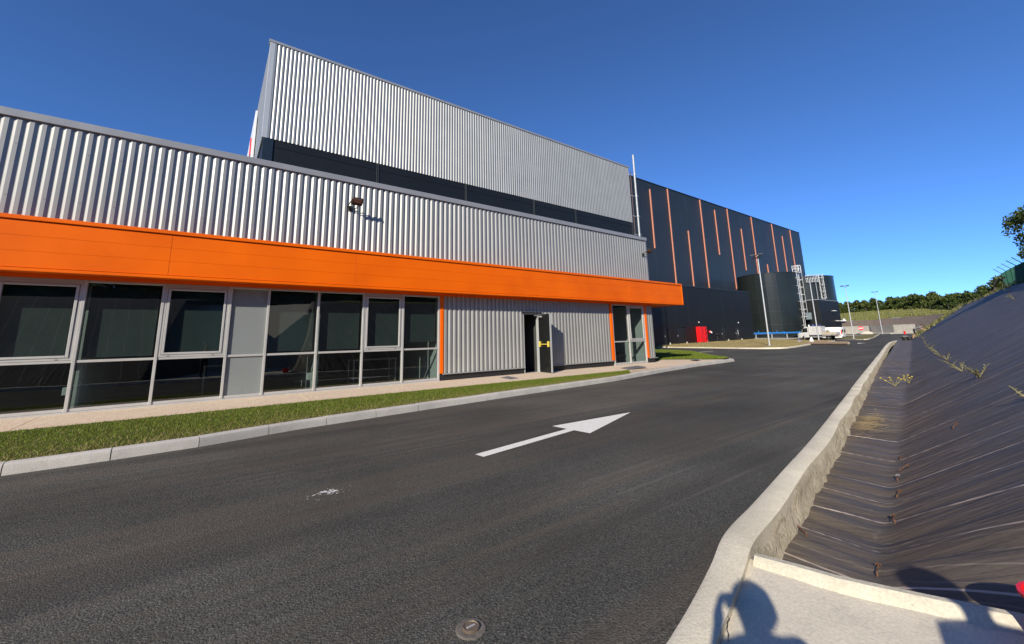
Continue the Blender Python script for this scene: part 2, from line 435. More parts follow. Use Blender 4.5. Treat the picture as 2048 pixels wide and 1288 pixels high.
# painted arrow and far dash
Z = -.286
ar = MB()
ar.poly([(3.08, 5.14, Z), (3.10, 4.96, Z), (5.12, 5.28, Z), (5.10, 5.44, Z)])
ar.poly([(5.07, 5.78, Z), (5.10, 5.44, Z), (5.12, 5.28, Z), (5.15, 4.95, Z), (7.14, 5.68, Z)])
tag(ar.build('painted_arrow', ROADW), 'white painted direction arrow on the near asphalt road', 'road marking')
d = MB(); d.poly([(58.3, 14.5, -.125), (55.3, 13.7, -.135), (55.4, 13.1, -.135), (57.9, 13.7, -.125)])
tag(d.build('painted_dash', ROADW), 'small white painted dash on the road far away near the bend', 'road marking')
# white paint spill
sp = MB()
for k in range(55):
    a = random.gauss(0, .10); b = random.gauss(0, .06); big = random.random() < .12
    ln = random.uniform(.015, .034) if big else random.uniform(.003, .015); w = ln * random.uniform(.25, .6); th = random.gauss(.2, .4); n = 9
    c = Vector((1.13 + a, 4.94 + b + a * .15, Z + .001 + k * 1e-5)); ps = []
    for q in range(n):
        rr = random.uniform(.55, 1.25); ex, ey = ln * rr * math.cos(q * 6.283 / n), w * rr * math.sin(q * 6.283 / n); ps.append((c.x + ex * math.cos(th) - ey * math.sin(th), c.y + ex * math.sin(th) + ey * math.cos(th), c.z))
    sp.poly(ps)
tag(sp.build('paint_spill', plain('spilt_paint', (.7, .69, .65), .7)), 'splash of spilt white paint flecks on the dark asphalt', 'paint spill', None, 'stuff')
# small utility cap set in the asphalt
uc = thing('utility_cap', (1.288, 2.207, -.29), 'small round brown metal utility cap set in the asphalt by the lower edge', 'utility cap')
b = MB(); b.lathe((1.288, 2.207, -.29), [(.085, -.02), (.085, .004), (.078, .007), (.05, .007)], 14); b.build('surround', plain('mortar', (.12, .105, .09), .9, 0, .3, 30, bump=.5), uc)
b = MB(); b.lathe((1.288, 2.207, -.28), [(.048, -.01), (.048, .006), (.042, .009), (.038, .004), (.001, .004)], 22); b.build('lid', plain('cap_metal', (.17, .13, .095), .55, .4, .25, 60), uc, True)
b = MB(); b.bbox(1.262, 1.314, 2.202, 2.213, -.276, -.272, .001); b.build('key_slot', GALV, uc)

# ------------------------------------------------------------------ kerbs
def kerb_run(parent, pts, wid, ztop, zbot, mat, step, gap=.006, side=1, rnd=.03, zf=None):
    """pts: face line (road side); the kerb lies to the left of travel (side=1). One stone per step, all parts of parent."""
    P = polyline_resample([Vector((p[0], p[1], 0)) for p in pts], .25 if step < 1.5 else .4)
    L = [0]
    for a, b_ in zip(P[:-1], P[1:]): L.append(L[-1] + (b_ - a).length)
    def at(s):
        for i in range(len(P) - 1):
            if L[i + 1] >= s - 1e-6:
                t = (s - L[i]) / max(1e-6, L[i + 1] - L[i]); return P[i].lerp(P[i + 1], clamp(t)), (P[min(i + 2, len(P) - 1)] - P[max(i - 1, 0)]).normalized()
        return P[-1], (P[-1] - P[-2]).normalized()
    s0 = 0
    while s0 < L[-1] - .05:
        s1 = min(L[-1], s0 + step); mb = MB(); loops = []; n = max(1, int((s1 - s0) / .5))
        jz = random.uniform(-.004, .004); jy = random.uniform(-.004, .004)
        for k in range(n + 1):
            p, t = at(lerp(s0 + gap, s1 - gap, k / n)); nrm = Vector((-t.y, t.x, 0)) * side
            zt = (zf(p.x, p.y) if zf else ztop) + jz; zb = zbot if zbot is not None else zt - .32
            prof = [(0 + jy, zb), (.006 + jy, zt - rnd * 2.2), (.02 + jy, zt - rnd * .7), (.05 + jy, zt - .003), (wid - .01, zt), (wid, zt - .01), (wid, zb)]
            loops.append([p + nrm * a + Vector((0, 0, z)) for a, z in prof])
        if side < 0: loops = [l[::-1] for l in loops]
        mb.loft(loops); mb.build('kerb_stone', mat, parent, True); s0 = s1
LK = [(-26, 8.30), (-1.2, 8.31), (0, 8.40), (1.5, 8.76), (4.15, 9.06), (7.24, 9.40), (11.55, 9.80), (15.84, 10.55), (19.3, 11.0), (21.7, 11.1), (23.2, 11.22)]
kL = setting('kerb', (0, 8.3, -.29))
kerb_run(kL, LK, .16, 0, None, KERB, 1.0, zf=lambda x, y: terr(x, y) + .15)
def lk_y(x):
    for a, b_ in zip(LK[:-1], LK[1:]):
        if a[0] <= x <= b_[0]: return lerp(a[1], b_[1], (x - a[0]) / (b_[0] - a[0]))
    return LK[-1][1]
LN = [(23.2, 11.22), (23.9, 11.75), (26.04, 13.76), (29, 16.2), (32.0, 18.72), (33.4, 20.8), (34.3, 23.8), (34.6, 29), (34.6, 40)]
kN = setting('lawn_kerb', (26, 14, -.2))
kerb_run(kN, LN, .14, 0, None, KERBW, 1.0, zf=lambda x, y: terr(x, y) + .13)

# verge strip, pavement, lawn
def ruled(name, A, B, mat, n=8, zfun=None):
    V = []; F = []
    for a, b_ in zip(A, B):
        for k in range(n + 1): V.append(Vector(a).lerp(Vector(b_), k / n))
    for i in range(len(A) - 1):
        for k in range(n): q = i * (n + 1) + k; F.append((q, q + n + 1, q + n + 2, q + 1))
    if zfun: V = [(v[0], v[1], v[2] + zfun(v[0], v[1])) for v in V]
    return nmesh(name, np.array([tuple(v) for v in V]), F, mat, smooth=True)
xs = np.linspace(-26, 13.0, 60)
def gr_y(x): return 10.55 if x < 3 else lerp(10.55, 10.27, clamp((x - 3) / 10.))
A = [(x, lk_y(x) + .16, terr(x, 9) + .125) for x in xs]; B = [(x, max(gr_y(x), lk_y(x) + .17), -.03) for x in xs]
struct(ruled('verge', A, B, VERGE))
# pavement: slabs of washed concrete between joints
pvt = setting('pavement', (5, 11, 0))
xe = [-26, -22, -18, -14, -10, -6.4, -2.55, 1.95, 5.6, 9.2, 13.0]
for a, c in zip(xe[:-1], xe[1:]):
    mb = MB(); n = 8; lo = []
    for k in range(n + 1):
        x = lerp(a + .006, c - .006, k / n); y0 = max(gr_y(x), lk_y(x) + .165)
        lo.append([(x, y0, -.2), (x, y0, -.028), (x, 12.26, -.004), (x, 12.26, -.2)])
    mb.loft(lo); mb.build('paving_slab', PAVE, pvt)
mb = MB(); lo = []
for x in np.linspace(13.006, 19.4, 9):
    y0 = lk_y(x) + .165; y1 = 12.26 if x < 17.6 else lerp(12.26, 13.1, (x - 17.6) / 1.8); lo.append([(x, y0, -.25), (x, y0, lerp(-.03, terr(x, y0) + .148, clamp((x - 13) / 5))), (x, y1, -.012), (x, y1, -.25)])
mb.loft(lo); mb.build('paving_slab', PAVE, pvt)
lo = []; mb = MB()
for x, ya, yb in ((19.412, lk_y(19.412) + .165, 13.1), (20.5, lk_y(20.5) + .165, 12.6), (21.4, lk_y(21.4) + .165, 11.9), (22.3, lk_y(22.3) + .165, 11.5)):
    lo.append([(x, ya, -.25), (x, ya, terr(x, ya) + .149), (x, yb, lerp(-.02, -.1, (x - 19.4) / 3)), (x, yb, -.25)])
mb.loft(lo); mb.build('paving_slab', PAVE, pvt)
LA = [(17.6, 12.3), (19.4, 13.12), (20.5, 12.62), (21.4, 11.92), (22.4, 11.55), (23.3, 11.45)]
lawn = MB()
lp = [(17.52, 12.3, -.02), (19.4, 13.12, -.02), (20.5, 12.62, -.035), (21.4, 11.92, -.06), (22.6, 11.42, -.09), (23.7, 11.72, -.1), (25.9, 13.86, -.09), (28.9, 16.32, -.08), (31.88, 18.8, -.08), (33.26, 20.84, -.08), (34.16, 23.82, -.08), (34.46, 29, -.08), (34.46, 40, -.08), (27.9, 40, -.02), (27.9, 20.4, -.02), (17.52, 20.4, -.02)]
bm = bmesh.new(); f = bm.faces.new([bm.verts.new(p) for p in lp]); bmesh.ops.triangulate(bm, faces=[f]); me = bpy.data.meshes.new('lawn'); bm.to_mesh(me); bm.free(); me.materials.append(VERGE)
lawn = bpy.data.objects.new('lawn', me); col.objects.link(lawn); struct(lawn)

# island in front of the dark annex
IS = [(44.3, 30.6), (44.1, 28.6), (42.4, 23.5), (40.8, 19.1), (40.5, 17.4), (40.75, 16.0), (41.6, 15.4), (44.4, 15.66), (52.0, 16.97), (59.3, 18.31), (64.3, 18.75), (67.2, 19.0), (69.2, 20.0), (70.2, 21.8), (70.6, 24.5)]
kI = setting('island_kerb', (44, 18, -.2))
kerb_run(kI, IS, .15, 0, None, KERBW, 2.0, side=1, zf=lambda x, y: terr(x, y) + .13)
A = polyline_resample([(x, y, terr(x, y) + .115) for x, y in IS], .8)
Bn = []
for k, p in enumerate(A):
    t = k / (len(A) - 1); x = lerp(44.6, 71.8, t); Bn.append((x, 30.92, lerp(-.01, .27, (x - 44.6) / 27)))
isl = ruled('straw_island', [(p.x + .05, p.y + .1, p.z) for p in A], Bn, STRAWG, 12); struct(isl)
gr = ruled('gravel_apron', [(71.8, 27.2, .12), (78, 26.9, .14), (88, 26.3, .2), (101, 25.6, .22), (112, 26, .22)], [(71.8, 41, .3), (78, 41, .35), (88, 41, .4), (101, 41, .4), (112, 41, .4)], GRAVEL); struct(gr)
fk = MB(); fk.prism([(33.2, 18.78, -.3), (42.0, 19.55, -.3), (41.98, 19.72, -.3), (33.2, 18.95, -.3)], (0, 0, .075)); struct(fk.build('flush_kerb', KERBW))
# far grass patch with its kerb, right of the van
PT = [(96, 29.5), (84.5, 24.8), (79.3, 21.3), (76.4, 19.2), (75.3, 18.0), (76.2, 17.6), (80, 18.4), (98, 21.7), (116, 25.0), (121, 25.9)]
kP = setting('far_kerb', (85, 20, -.1))
kerb_run(kP, PT, .15, 0, None, KERBW, 4.0, side=1, zf=lambda x, y: terr(x, y) + .13)
bm = bmesh.new(); f = bm.faces.new([bm.verts.new((x, y, terr(x, y) + .12)) for x, y in PT[1:]] + [bm.verts.new((124, 40, .3)), bm.verts.new((100, 33, .2))]); bmesh.ops.triangulate(bm, faces=[f]); me = bpy.data.meshes.new('far_verge'); bm.to_mesh(me); bm.free(); me.materials.append(m_soil('patchy_grass', (.05, .07, .02), (.12, .12, .04), (.36, .30, .17), .3))
o = bpy.data.objects.new('far_verge', me); col.objects.link(o); struct(o)

# ------------------------------------------------------------------ right kerb, concrete pad, membrane bank
def kz(x, y): return terr(x, y) + .145 + .10 * sstep(30, 52, x)
kR = setting('retaining_kerb', (4, 1.9, -.3))
P = polyline_resample([(p[0], p[1], 0) for p in RK], .3)
P = [p for p in P if p.x > 2.9 or True]
L = [0]
for a, c in zip(P[:-1], P[1:]): L.append(L[-1] + (c - a).length)
seg = []; cur = [0]
for i in range(1, len(P)):
    cur.append(i)
    if L[i] - L[cur[0]] > 2.4 or i == len(P) - 1: seg.append(cur); cur = [i]
for sgm in seg:
    loops = []; loops2 = []; jz = random.uniform(-.006, .006)
    for q, i in enumerate(sgm):
        t = (P[min(i + 1, len(P) - 1)] - P[max(i - 1, 0)]).normalized(); nr = Vector((t.y, -t.x, 0)); p = P[i].copy()
        if q == 0: p += t * .002
        if q == len(sgm) - 1: p -= t * .002
        z = kz(p.x, p.y) + jz
        w = .215 + .012 * math.sin(p.x * 2.1)
        loops.append([p + nr * a + Vector((0, 0, zz)) for a, zz in ((0, z - .34), (.012, z - .05), (.03, z - .012), (.06, z), (w - .02, z + .004 * math.sin(p.x * 5)), (w, z - .012), (w - .02, z - .34))][::-1])
    mb = MB(); mb.loft(loops); mb.build('kerb_stone', KERBW, kR, True)
# rough outer haunching behind the kerb
mb = MB(); V = []; F = []; rows = 7
Q = [p for p in polyline_resample([(p[0], p[1], 0) for p in RK if p[0] > 2.5], .09) if 3.02 < p.x < 61.4 and (p.x < 22 or int(p.x * 11) % 4 == 0)]
for i, p in enumerate(Q):
    t = (Q[min(i + 1, len(Q) - 1)] - Q[max(i - 1, 0)]).normalized(); nr = Vector((t.y, -t.x, 0)); z = kz(p.x, p.y)
    for k in range(rows):
        f = k / (rows - 1); w = .20 + .045 * f ** .8 + (0 if k == 0 else 1) * (.028 * noise.noise((p.x * 5, f * 3, 1)) + .014 * noise.noise((p.x * 17, f * 9, 4)))
        V.append(p + nr * w + Vector((0, 0, z - .008 - .30 * f)))
for i in range(len(Q) - 1):
    for k in range(rows - 1): F.append((i * rows + k, i * rows + k + 1, (i + 1) * rows + k + 1, (i + 1) * rows + k))
hc = nmesh('kerb_haunch', np.array([tuple(v) for v in V]), F, ROUGH, smooth=True); hc.parent = kR; hc.location = (-4, -1.9, .3)

# pad on which the photographer stands
RIM = [Vector((3.02, 1.47)), Vector((3.10, 1.05)), Vector((3.26, .68)), Vector((3.48, .22)), Vector((3.75, -.4)), Vector((4.6, -2.5)), Vector((5.2, -4.6)), Vector((5.2, -5.6))]
pad = MB()
xsP = list(np.linspace(-1.8, 3.0, 20))
padp = [(x, rk_y(x) - .19, kz(x, 1) - .004) for x in xsP]
bm = bmesh.new()
lowz = -.198
ring = [(x, y - .02, lowz) for x, y, z in padp] + [(r.x - .02, r.y, lowz) for r in RIM[1:]] + [(-2.6, -5.6, lowz)]
f = bm.faces.new([bm.verts.new(p) for p in ring]); bmesh.ops.triangulate(bm, faces=[f]); me = bpy.data.meshes.new('concrete_pad'); bm.to_mesh(me); bm.free(); me.materials.append(m_concrete('pad_concrete', (.66, .60, .475), (.40, .36, .29), 35, .25))
o = bpy.data.objects.new('concrete_pad', me); col.objects.link(o); struct(o)
rim = MB(); loops = []
RR = polyline_resample([(r.x, r.y, 0) for r in RIM], .12)
for i, p in enumerate(RR):
    t = (RR[min(i + 1, len(RR) - 1)] - RR[max(i - 1, 0)]).normalized(); nr = Vector((-t.y, t.x, 0))
    jj = .006 * noise.noise((p.x * 9, p.y * 9, 0)); zt = -.143 + .004 * noise.noise((p.x * 20, p.y * 20, 3)) - .012 * clamp(1 - (1.5 - p.y) / .35)
    loops.append([p + nr * a + Vector((0, 0, z)) for a, z in ((-.13 + jj, lowz - .1), (-.09 + jj, lowz + .015), (-.055 + jj, zt - .008), (-.045 + jj, zt), (.0, zt - .002), (.012, zt - .014), (.02, lowz - .3))])
rim.loft(loops); struct(rim.build('pad_upstand', m_concrete('upstand_concrete', (.53, .49, .385), (.33, .29, .20), 22, .6), None, True))
ck = MB(); cp = polyline_resample([(2.10, 1.20, -.165), (2.2, 1.25, -.162), (2.3, 1.30, -.16), (2.43, 1.365, -.156)], .02)
for i, p in enumerate(cp): cp[i] = p + Vector((noise.noise((i * .4, 0, 0)) * .012, noise.noise((i * .5, 4, 0)) * .018, .0005))
for a, c in zip(cp[:-1], cp[1:]): ck.quad(a + Vector((-.0, -.0025, 0)), c + Vector((0, -.0025, 0)), c + Vector((0, .0025, 0)), a + Vector((0, .0025, 0)))
struct(ck.build('pad_crack', BLACKR))

TT = Vector((.9868, .1620, 0)); NN = Vector((.1620, -.9868, 0)); T0 = Vector((4.08, 1.11, -.43)); TAN = .68; CRE = 6.44
def bank_z(u, v):
    x = T0.x + TT.x * u + NN.x * v
    base = -.43 + max(0, terr(x, 4) + .29) + .42 * sstep(26, 54, u)
    h = max(0, v) * TAN
    if -.06 < v < .06: h = TAN * (v + .06) ** 2 / .24
    if v > CRE: h = CRE * TAN + .1 * (v - CRE)
    if -3 < u < .4: h *= lerp(.35, 1, sstep(-1.2, .3, u))
    return base + h
def bank_pt(u, v):
    z = bank_z(u, v)
    # wrinkles pulled tight between the pegs: ridges run up the slope
    fl = 1 - sstep(-.1, 1.2, v)
    uu = u + v * .30 + .12 * noise.noise((u * .6, v * .8, 0))
    wr = (.034 * fl + .012) * noise.noise((uu * 4.6, v * .35, 2)) + (.020 * fl + .004) * noise.noise((uu * 10, v * .5, 7)) + .02 * noise.noise((uu * 1.1, v * .3, 11))
    ed = 1 - sstep(.0, .2, v + .95)
    z += wr * (1 - .5 * ed) + .05 * ed
    return (T0.x + TT.x * u + NN.x * v, T0.y + TT.y * u + NN.y * v, z)
us = np.concatenate([np.arange(-1.3, 9, .035), np.arange(9, 25, .16), np.arange(25, 98, .8)])
vs_ = np.concatenate([np.arange(-1.0, .7, .055), np.arange(.7, 2.6, .14), np.arange(2.6, CRE, .4), [CRE, 7, 8.5, 11, 14]])
def bank_limits(u):   # the far end is cut back along an oblique ridge; the near end along the pad rim
    lo = -1.0
    if u > 55.5: lo = (u - 55.5) / 41.5 * CRE
    return lo
V = []; UV = []; ids = {}; F = []
for i, u in enumerate(us):
    lo = bank_limits(u)
    for j, v in enumerate(vs_):
        vv = v if v >= lo else lo
        x, y, z = bank_pt(u, vv)
        if u < .6 and vv < .6:                     # tuck under the pad rim / kerb end
            pass
        V.append((x, y, z)); UV.append((u, vv))
nv = len(vs_)
def rim_x(y):
    for a, c in zip(RIM[:-1], RIM[1:]):
        if c.y <= y <= a.y: return lerp(a.x, c.x, (a.y - y) / (a.y - c.y))
    return 3.0 if y > 0 else 5.2
for i in range(len(us) - 1):
    for j in range(nv - 1):
        q = (i * nv + j, (i + 1) * nv + j, (i + 1) * nv + j + 1, i * nv + j + 1)
        if us[i] > 55 and vs_[j + 1] <= bank_limits(us[i]) + 1e-6: continue
        c = [V[k] for k in q]; mx = max(p[0] for p in c); my = sum(p[1] for p in c) / 4
        if us[i] < 2 and mx < rim_x(my) - .06: continue
        F.append(q)
# push vertices near the rim to sit just behind it
V = [(max(x, rim_x(y) - .01) if x < 5.3 and y < 1.5 and x > rim_x(y) - .2 else x, y, z) for x, y, z in V]
struct(nmesh('embankment', V, F, MEMB, uv=UV, smooth=True))
# hidden end of the bank beyond the ridge, and the bank behind the pad
e = MB(); rid = [bank_pt(u, bank_limits(u)) for u in np.linspace(56, 96, 14)]
out = [(p[0] + 3 + (p[2] + .5) * 1.6, p[1] - 1.5 - (p[2] + .5) * 1.2, -.6) for p in rid]
e.loft([[a, c] for a, c in zip(rid, out)], closed=False, caps=False)
struct(e.build('embankment_end', MEMB))
kb = [(-60, -12), (-12, -5.5), (5.1, -5.55)]; 
bb = MB(); lo = []
for x, y in ((-5.2, -5.55), (-2.2, -5.5), (1.2, -5.5)):
    lo.append([(x, y, -.25), (x + 0.8, y - 6.6, 4.1), (x + 1, y - 14, 4.8)])
lo.append([(5.25, -5.5, -.25), (6.1, -7.4, 4.1), (8, -16, 4.8)])
bb.loft(lo, closed=False, caps=False)
UVb = [(i * 3., (0, 7.9, 15)[k]) for i in range(len(lo)) for k in range(3)]
struct(bb.build('embankment_rear', m_soil('pale_clay', (.36, .33, .28), (.44, .40, .34), (.52, .48, .41), .8)))
ch = MB()                                          # cheek of the cutting, beside the pad, out of frame
ck2 = [Vector((3.46, .25)), Vector((3.9, -.8)), Vector((4.6, -2.5)), Vector((5.2, -4.6)), Vector((5.25, -5.5))]
lo = []
for r in ck2:
    q = r - Vector((T0.x, T0.y)); v = q.x * NN.x + q.y * NN.y; u = q.x * TT.x + q.y * TT.y
    top = Vector((r.x, r.y, 0)); lo.append([(r.x, r.y, -.35), (r.x + .25, r.y + .03, bank_z(u + .25, v) + .03)])
ch.loft(lo, closed=False, caps=False); struct(ch.build('embankment_cheek', MEMB))
lf = []; ul = list(np.arange(-40, -6.9, .6)) + [-6.6]; vl = [-1.0, -.6, -.2, 0, .3, .8, 1.6, 3, 4.6, CRE, 8, 14]
V = [bank_pt(u, v) for u in ul for v in vl]; n_ = len(vl)
struct(nmesh('embankment_left', V, [(i * n_ + k, (i + 1) * n_ + k, (i + 1) * n_ + k + 1, i * n_ + k + 1) for i in range(len(ul) - 1) for k in range(n_ - 1)], MEMB, uv=[(u, v) for u in ul for v in vl], smooth=True))
lc = MB(); lc.loft([[bank_pt(-6.6, v), (bank_pt(-6.6, v)[0] + 1.0 + .25 * max(0, v) * .3, bank_pt(-6.6, v)[1], -.3)] for v in vl[:10]], closed=False, caps=False); struct(lc.build('embankment_cheek', MEMB))
# crest grass strip
cg = MB(); cg.loft([[tuple(Vector(bank_pt(u, CRE + .25)) + Vector((0, 0, .05))), tuple(Vector(bank_pt(u, 13)) + Vector((0, 0, .1)))] for u in np.arange(2, 97, 2.0)], closed=False, caps=False)
struct(cg.build('crest_verge', FIELD))

# ================================================================== OFFICE BUILDING (low silver and orange block)
D = 12.225
office = thing('office_building', (5, D, 0), 'low office block clad in silver corrugated steel with a long orange canopy', 'building')
def corrugated(name, x0, x1, z0, z1, y, parent, mat, pitch=.175, depth=.030, off=0.):
    prof = [(0, depth), (.018, depth), (.062, 0), (.127, 0), (.172, depth)]
    pts = []; k = math.floor((x0 - off) / pitch)
    while True:
        bx = off + k * pitch; done = False
        for a, dd in prof[:-1] if True else prof:
            x = bx + a * pitch / .172
            if x < x0 or x > x1:
                if x > x1: done = True; break
                continue
            pts.append((x, dd))
        if done: break
        k += 1
    def dep(x):
        a = ((x - off) / pitch) % 1.0 * .172
        return float(np.interp(a, [p[0] for p in prof], [p[1] for p in prof]))
    if pts[0][0] > x0 + 1e-4: pts.insert(0, (x0, dep(x0 + 1e-6)))
    if pts[-1][0] < x1 - 1e-4: pts.append((x1, dep(x1 - 1e-6)))
    V = []; F = []
    for x, dd in pts: V += [(x, y + dd, z0), (x, y + dd, z1)]
    n = len(pts)
    for i in range(n - 1): F.append((2 * i, 2 * i + 2, 2 * i + 3, 2 * i + 1))
    return nmesh(name, V, F, mat, parent)
def sheets(x0, x1, z0, z1, y, parent, mat, w=1.05, off=0., **kw):     # one object per sheet, edges on the ribs' valley
    k0 = math.floor((x0 - off) / w); x = x0
    while x < x1 - 1e-3:
        k0 += 1; xe = min(x1, off + k0 * w)
        if xe - x > .03: corrugated('cladding_sheet', x, xe, z0, z1, y + random.uniform(0, .0015), parent, mat, off=off, **kw)
        x = xe
BX0, BX1 = -9.0, 17.49
sheets(BX0, BX1 - .06, 2.80, 6.0, D - .045, office, SILV)
sheets(6.13, 9.42, .215, 2.76, D - .045, office, SILV)
sheets(9.42, 10.28, 2.25, 2.76, D - .045, office, SILV)
sheets(10.28, 14.36, .215, 2.76, D - .045, office, SILV)
sheets(17.03, BX1 - .03, .215, 2.76, D - .045, office, SILV)
b = MB(); b.box(BX1 - .06, BX1, D - .046, D + .02, 2.80, 6.0); b.box(BX1 - .03, BX1, D - .046, D + .02, .215, 2.76); b.build('corner_trim', SILV, office)
b = MB(); b.bbox(BX0, BX1 + .03, D - .085, D + .30, 6.0, 6.17, .008); b.build('coping', TRIM, office)
# shell behind the cladding: roof, side wall, back
b = MB(); b.box(BX0, BX1 - .004, D + .03, D + .16, 2.75, 6.0); b.box(BX1 - .16, BX1 - .004, D + .16, 20.44, .0, 6.0); b.box(BX0, BX0 + .15, D + .16, 20.44, 0, 6.0); b.build('wall_core', TRIM, office)
sd_ = MB(); pts = []
b = MB(); b.box(BX0, BX1 - .16, D + .16, 20.44, 5.55, 5.7); b.build('roof', plain('roof_membrane', (.3, .3, .3), .8), office)
# screws dotting the ribs
V = []; F = []
for r, z in enumerate((3.2, 4.35, 5.45)):
    x = BX0 + .1
    k = 0
    while x < 9:
        kx = round(x / .175); xx = kx * .175 + .101
        o_ = len(V); n = 6
        V += [(xx + .0075 * math.cos(q * 1.047), D - .045 - .004, z + .0075 * math.sin(q * 1.047)) for q in range(n)]; F.append([o_ + q for q in range(n)])
        x += .525; k += 1
o = nmesh('cladding_screw', V, F, BLACKP, office); o['kind'] = 'stuff'
for z, nm in ((.195, 'drip_flashing'),):
    for a, c in ((6.10, 9.46), (10.26, 14.40), (17.0, 17.62)):
        b = MB(); b.bbox(a, c, D - .095, D + .01, z - .012, z + .018, .004); b.build(nm, TRIM, office)
for a, c in ((6.03, 9.44), (10.28, 14.40), (17.0, 17.47)):
    b = MB(); b.box(a, c, D - .03, D + .12, -.2, .182); b.build('plinth', PLINTH, office)
# orange canopy
YC = D - .5; X0c, X1c = BX0, 19.58
can = MB(); can.box(X0c, X1c - .02, YC + .05, D - .06, 2.79, 2.81); can.box(BX1 + .01, X1c - .02, D - .06, 19.5, 2.79, 2.81); canopy = can.build('canopy', ORNG, office)
b = MB(); b.box(X0c, X1c - .02, YC + .05, D - .05, 3.80, 3.835); b.box(BX1 + .005, X1c - .02, D - .05, 19.5, 3.80, 3.835); b.build('canopy_roof', ORNG, canopy)
jx = [X0c, -4.95, -.894, 3.151, 7.19, 11.236, 15.28, X1c - .045]
rows = [2.842, 3.162, 3.462, 3.762]
for a, c in zip(jx[:-1], jx[1:]):
    for r0, r1 in zip(rows[:-1], rows[1:]):
        b = MB(); b.bbox(a + .003, c - .003, YC + random.uniform(-.0012, .0012), YC + .045, r0 + .0012, r1 - .0012, .002); b.build('fascia_panel', ORNG, canopy)
b = MB(); b.box(X0c, X1c - .045, YC + .012, YC + .04, 2.842, 3.762); b.build('joint_backing', plain('orange_gap', (.55, .09, .0), .7), canopy)
b = MB(); b.bbox(X0c, X1c, YC - .03, YC + .05, 2.764, 2.83, .008); b.build('bottom_lip', ORNG, canopy)
b = MB(); b.bbox(X0c, X1c, YC - .035, YC + .05, 3.772, 3.858, .008); b.build('top_lip', ORNG, canopy)
b = MB(); b.bbox(X1c - .042, X1c, YC - .028, YC + .05, 2.831, 3.771, .006); b.bbox(X1c - .04, X1c, YC + .052, 19.5, 2.77, 3.85, .006); b.build('end_trim', ORNG, canopy)
b = MB(); b.box(BX0, BX1, D - .055, D - .03, 2.705, 2.788); b.build('head_flashing', ORNG, office)
# orange reveals
for a, c in ((6.012, 6.125), (14.37, 14.51), (16.875, 17.025)):
    b = MB(); b.bbox(a, c, D - .06, D + .05, .216, 2.70, .005); b.build('reveal_strip', ORNG, office)

# curtain wall: posts, rails, panes, awning windows, blinds
def slats(x0, x1, z0, z1, y, parent, name='window_blind'):
    V = []; F = []; z = z0; k = 0
    while z < z1:
        a = R(58) + random.uniform(-.03, .03); dy = .0125 * math.cos(a); dz = .0125 * math.sin(a)
        o_ = len(V); V += [(x0, y - dy, z - dz), (x1, y - dy, z - dz), (x1, y + dy, z + dz), (x0, y + dy, z + dz)]; F.append((o_, o_ + 1, o_ + 2, o_ + 3)); z += .021
    return nmesh(name, V, F, BLIND, parent)
def curtain(posts, kinds, blinds=True):
    zr0, zr1 = .99, 1.043
    x0, x1 = posts[0], posts[-1]
    b = MB(); b.bbox(x0 - .03, x1 + .03, D - .055, D + .06, -.012, .028, .004); b.build('sill', ALU, office)
    b = MB(); b.bbox(x0 + .03, x1 - .03, D - .02, D + .05, .030, .088, .004); b.build('bottom_rail', ALU, office)
    b = MB(); b.bbox(x0 + .03, x1 - .03, D - .02, D + .05, 2.655, 2.704, .004); b.build('head_rail', ALU, office)
    for p in posts:
        b = MB(); b.bbox(p - .027, p + .027, D - .04, D + .08, .029, 2.703, .004); b.build('mullion', ALU, office)
    for a, c, k in zip(posts[:-1], posts[1:], kinds):
        a += .0275; c -= .0275
        b = MB(); b.bbox(a, c, D - .022, D + .05, zr0, zr1, .004); b.build('mid_rail', ALU, office)
        if k == 'panel':
            for z0, z1 in ((.09, zr0 - .002), (zr1 + .002, 2.654)):
                b = MB(); b.box(a + .001, c - .001, D + .012, D + .04, z0, z1); b.build('spandrel_panel', GREYP, office)
            continue
        b = MB(); b.quad((a, D + .022, .088), (c, D + .022, .088), (c, D + .022, zr0), (a, D + .022, zr0)); b.build('window_pane', GLASS, office)
        if k == 'awning':
            b = MB(); f = .047
            for q in ((a, a + f, zr1 + .001, 2.654), (c - f, c, zr1 + .001, 2.654)): b.bbox(q[0], q[1], D - .03, D + .04, q[2], q[3], .003)
            for q in ((zr1 + .001, zr1 + f), (2.654 - f, 2.654)): b.bbox(a + f, c - f, D - .03, D + .04, q[0], q[1], .003)
            w = b.build('awning_window', ALU, office)
            a2, c2, z2, z3 = a + f + .008, c - f - .008, zr1 + f + .006, 2.654 - f - .006; b = MB()
            for q in ((a2, a2 + f, z2, z3), (c2 - f, c2, z2, z3)): b.bbox(q[0], q[1], D - .045, D + .03, q[2], q[3], .005)
            for q in ((z2, z2 + f), (z3 - f, z3)): b.bbox(a2 + f, c2 - f, D - .045, D + .03, q[0], q[1], .005)
            b.build('sash', ALU, w)
            b = MB(); b.quad((a2 + f, D - .005, z2 + f), (c2 - f, D - .005, z2 + f), (c2 - f, D - .005, z3 - f), (a2 + f, D - .005, z3 - f)); b.build('pane', GLASS, w)
            b = MB()
            for xx in (lerp(a, c, .15), lerp(a, c, .82)): b.bbox(xx - .022, xx + .022, D - .034, D - .029, zr1 + .012, zr1 + .024, .002)
            b.build('drain_cap', BLACKP, w)
        else:
            b = MB(); b.quad((a, D + .022, zr1), (c, D + .022, zr1), (c, D + .022, 2.655), (a, D + .022, 2.655)); b.build('window_pane', GLASS, office)
        if blinds: slats(a + .05, c - .05, 1.10 if k != 'half' else 1.25, 2.60, D + .115, office)
P1 = [-8.6, -7.35, -6.1, -4.85, -3.47, -2.232, -.958, .317, 1.136, 2.328, 3.55, 4.757, 5.975]
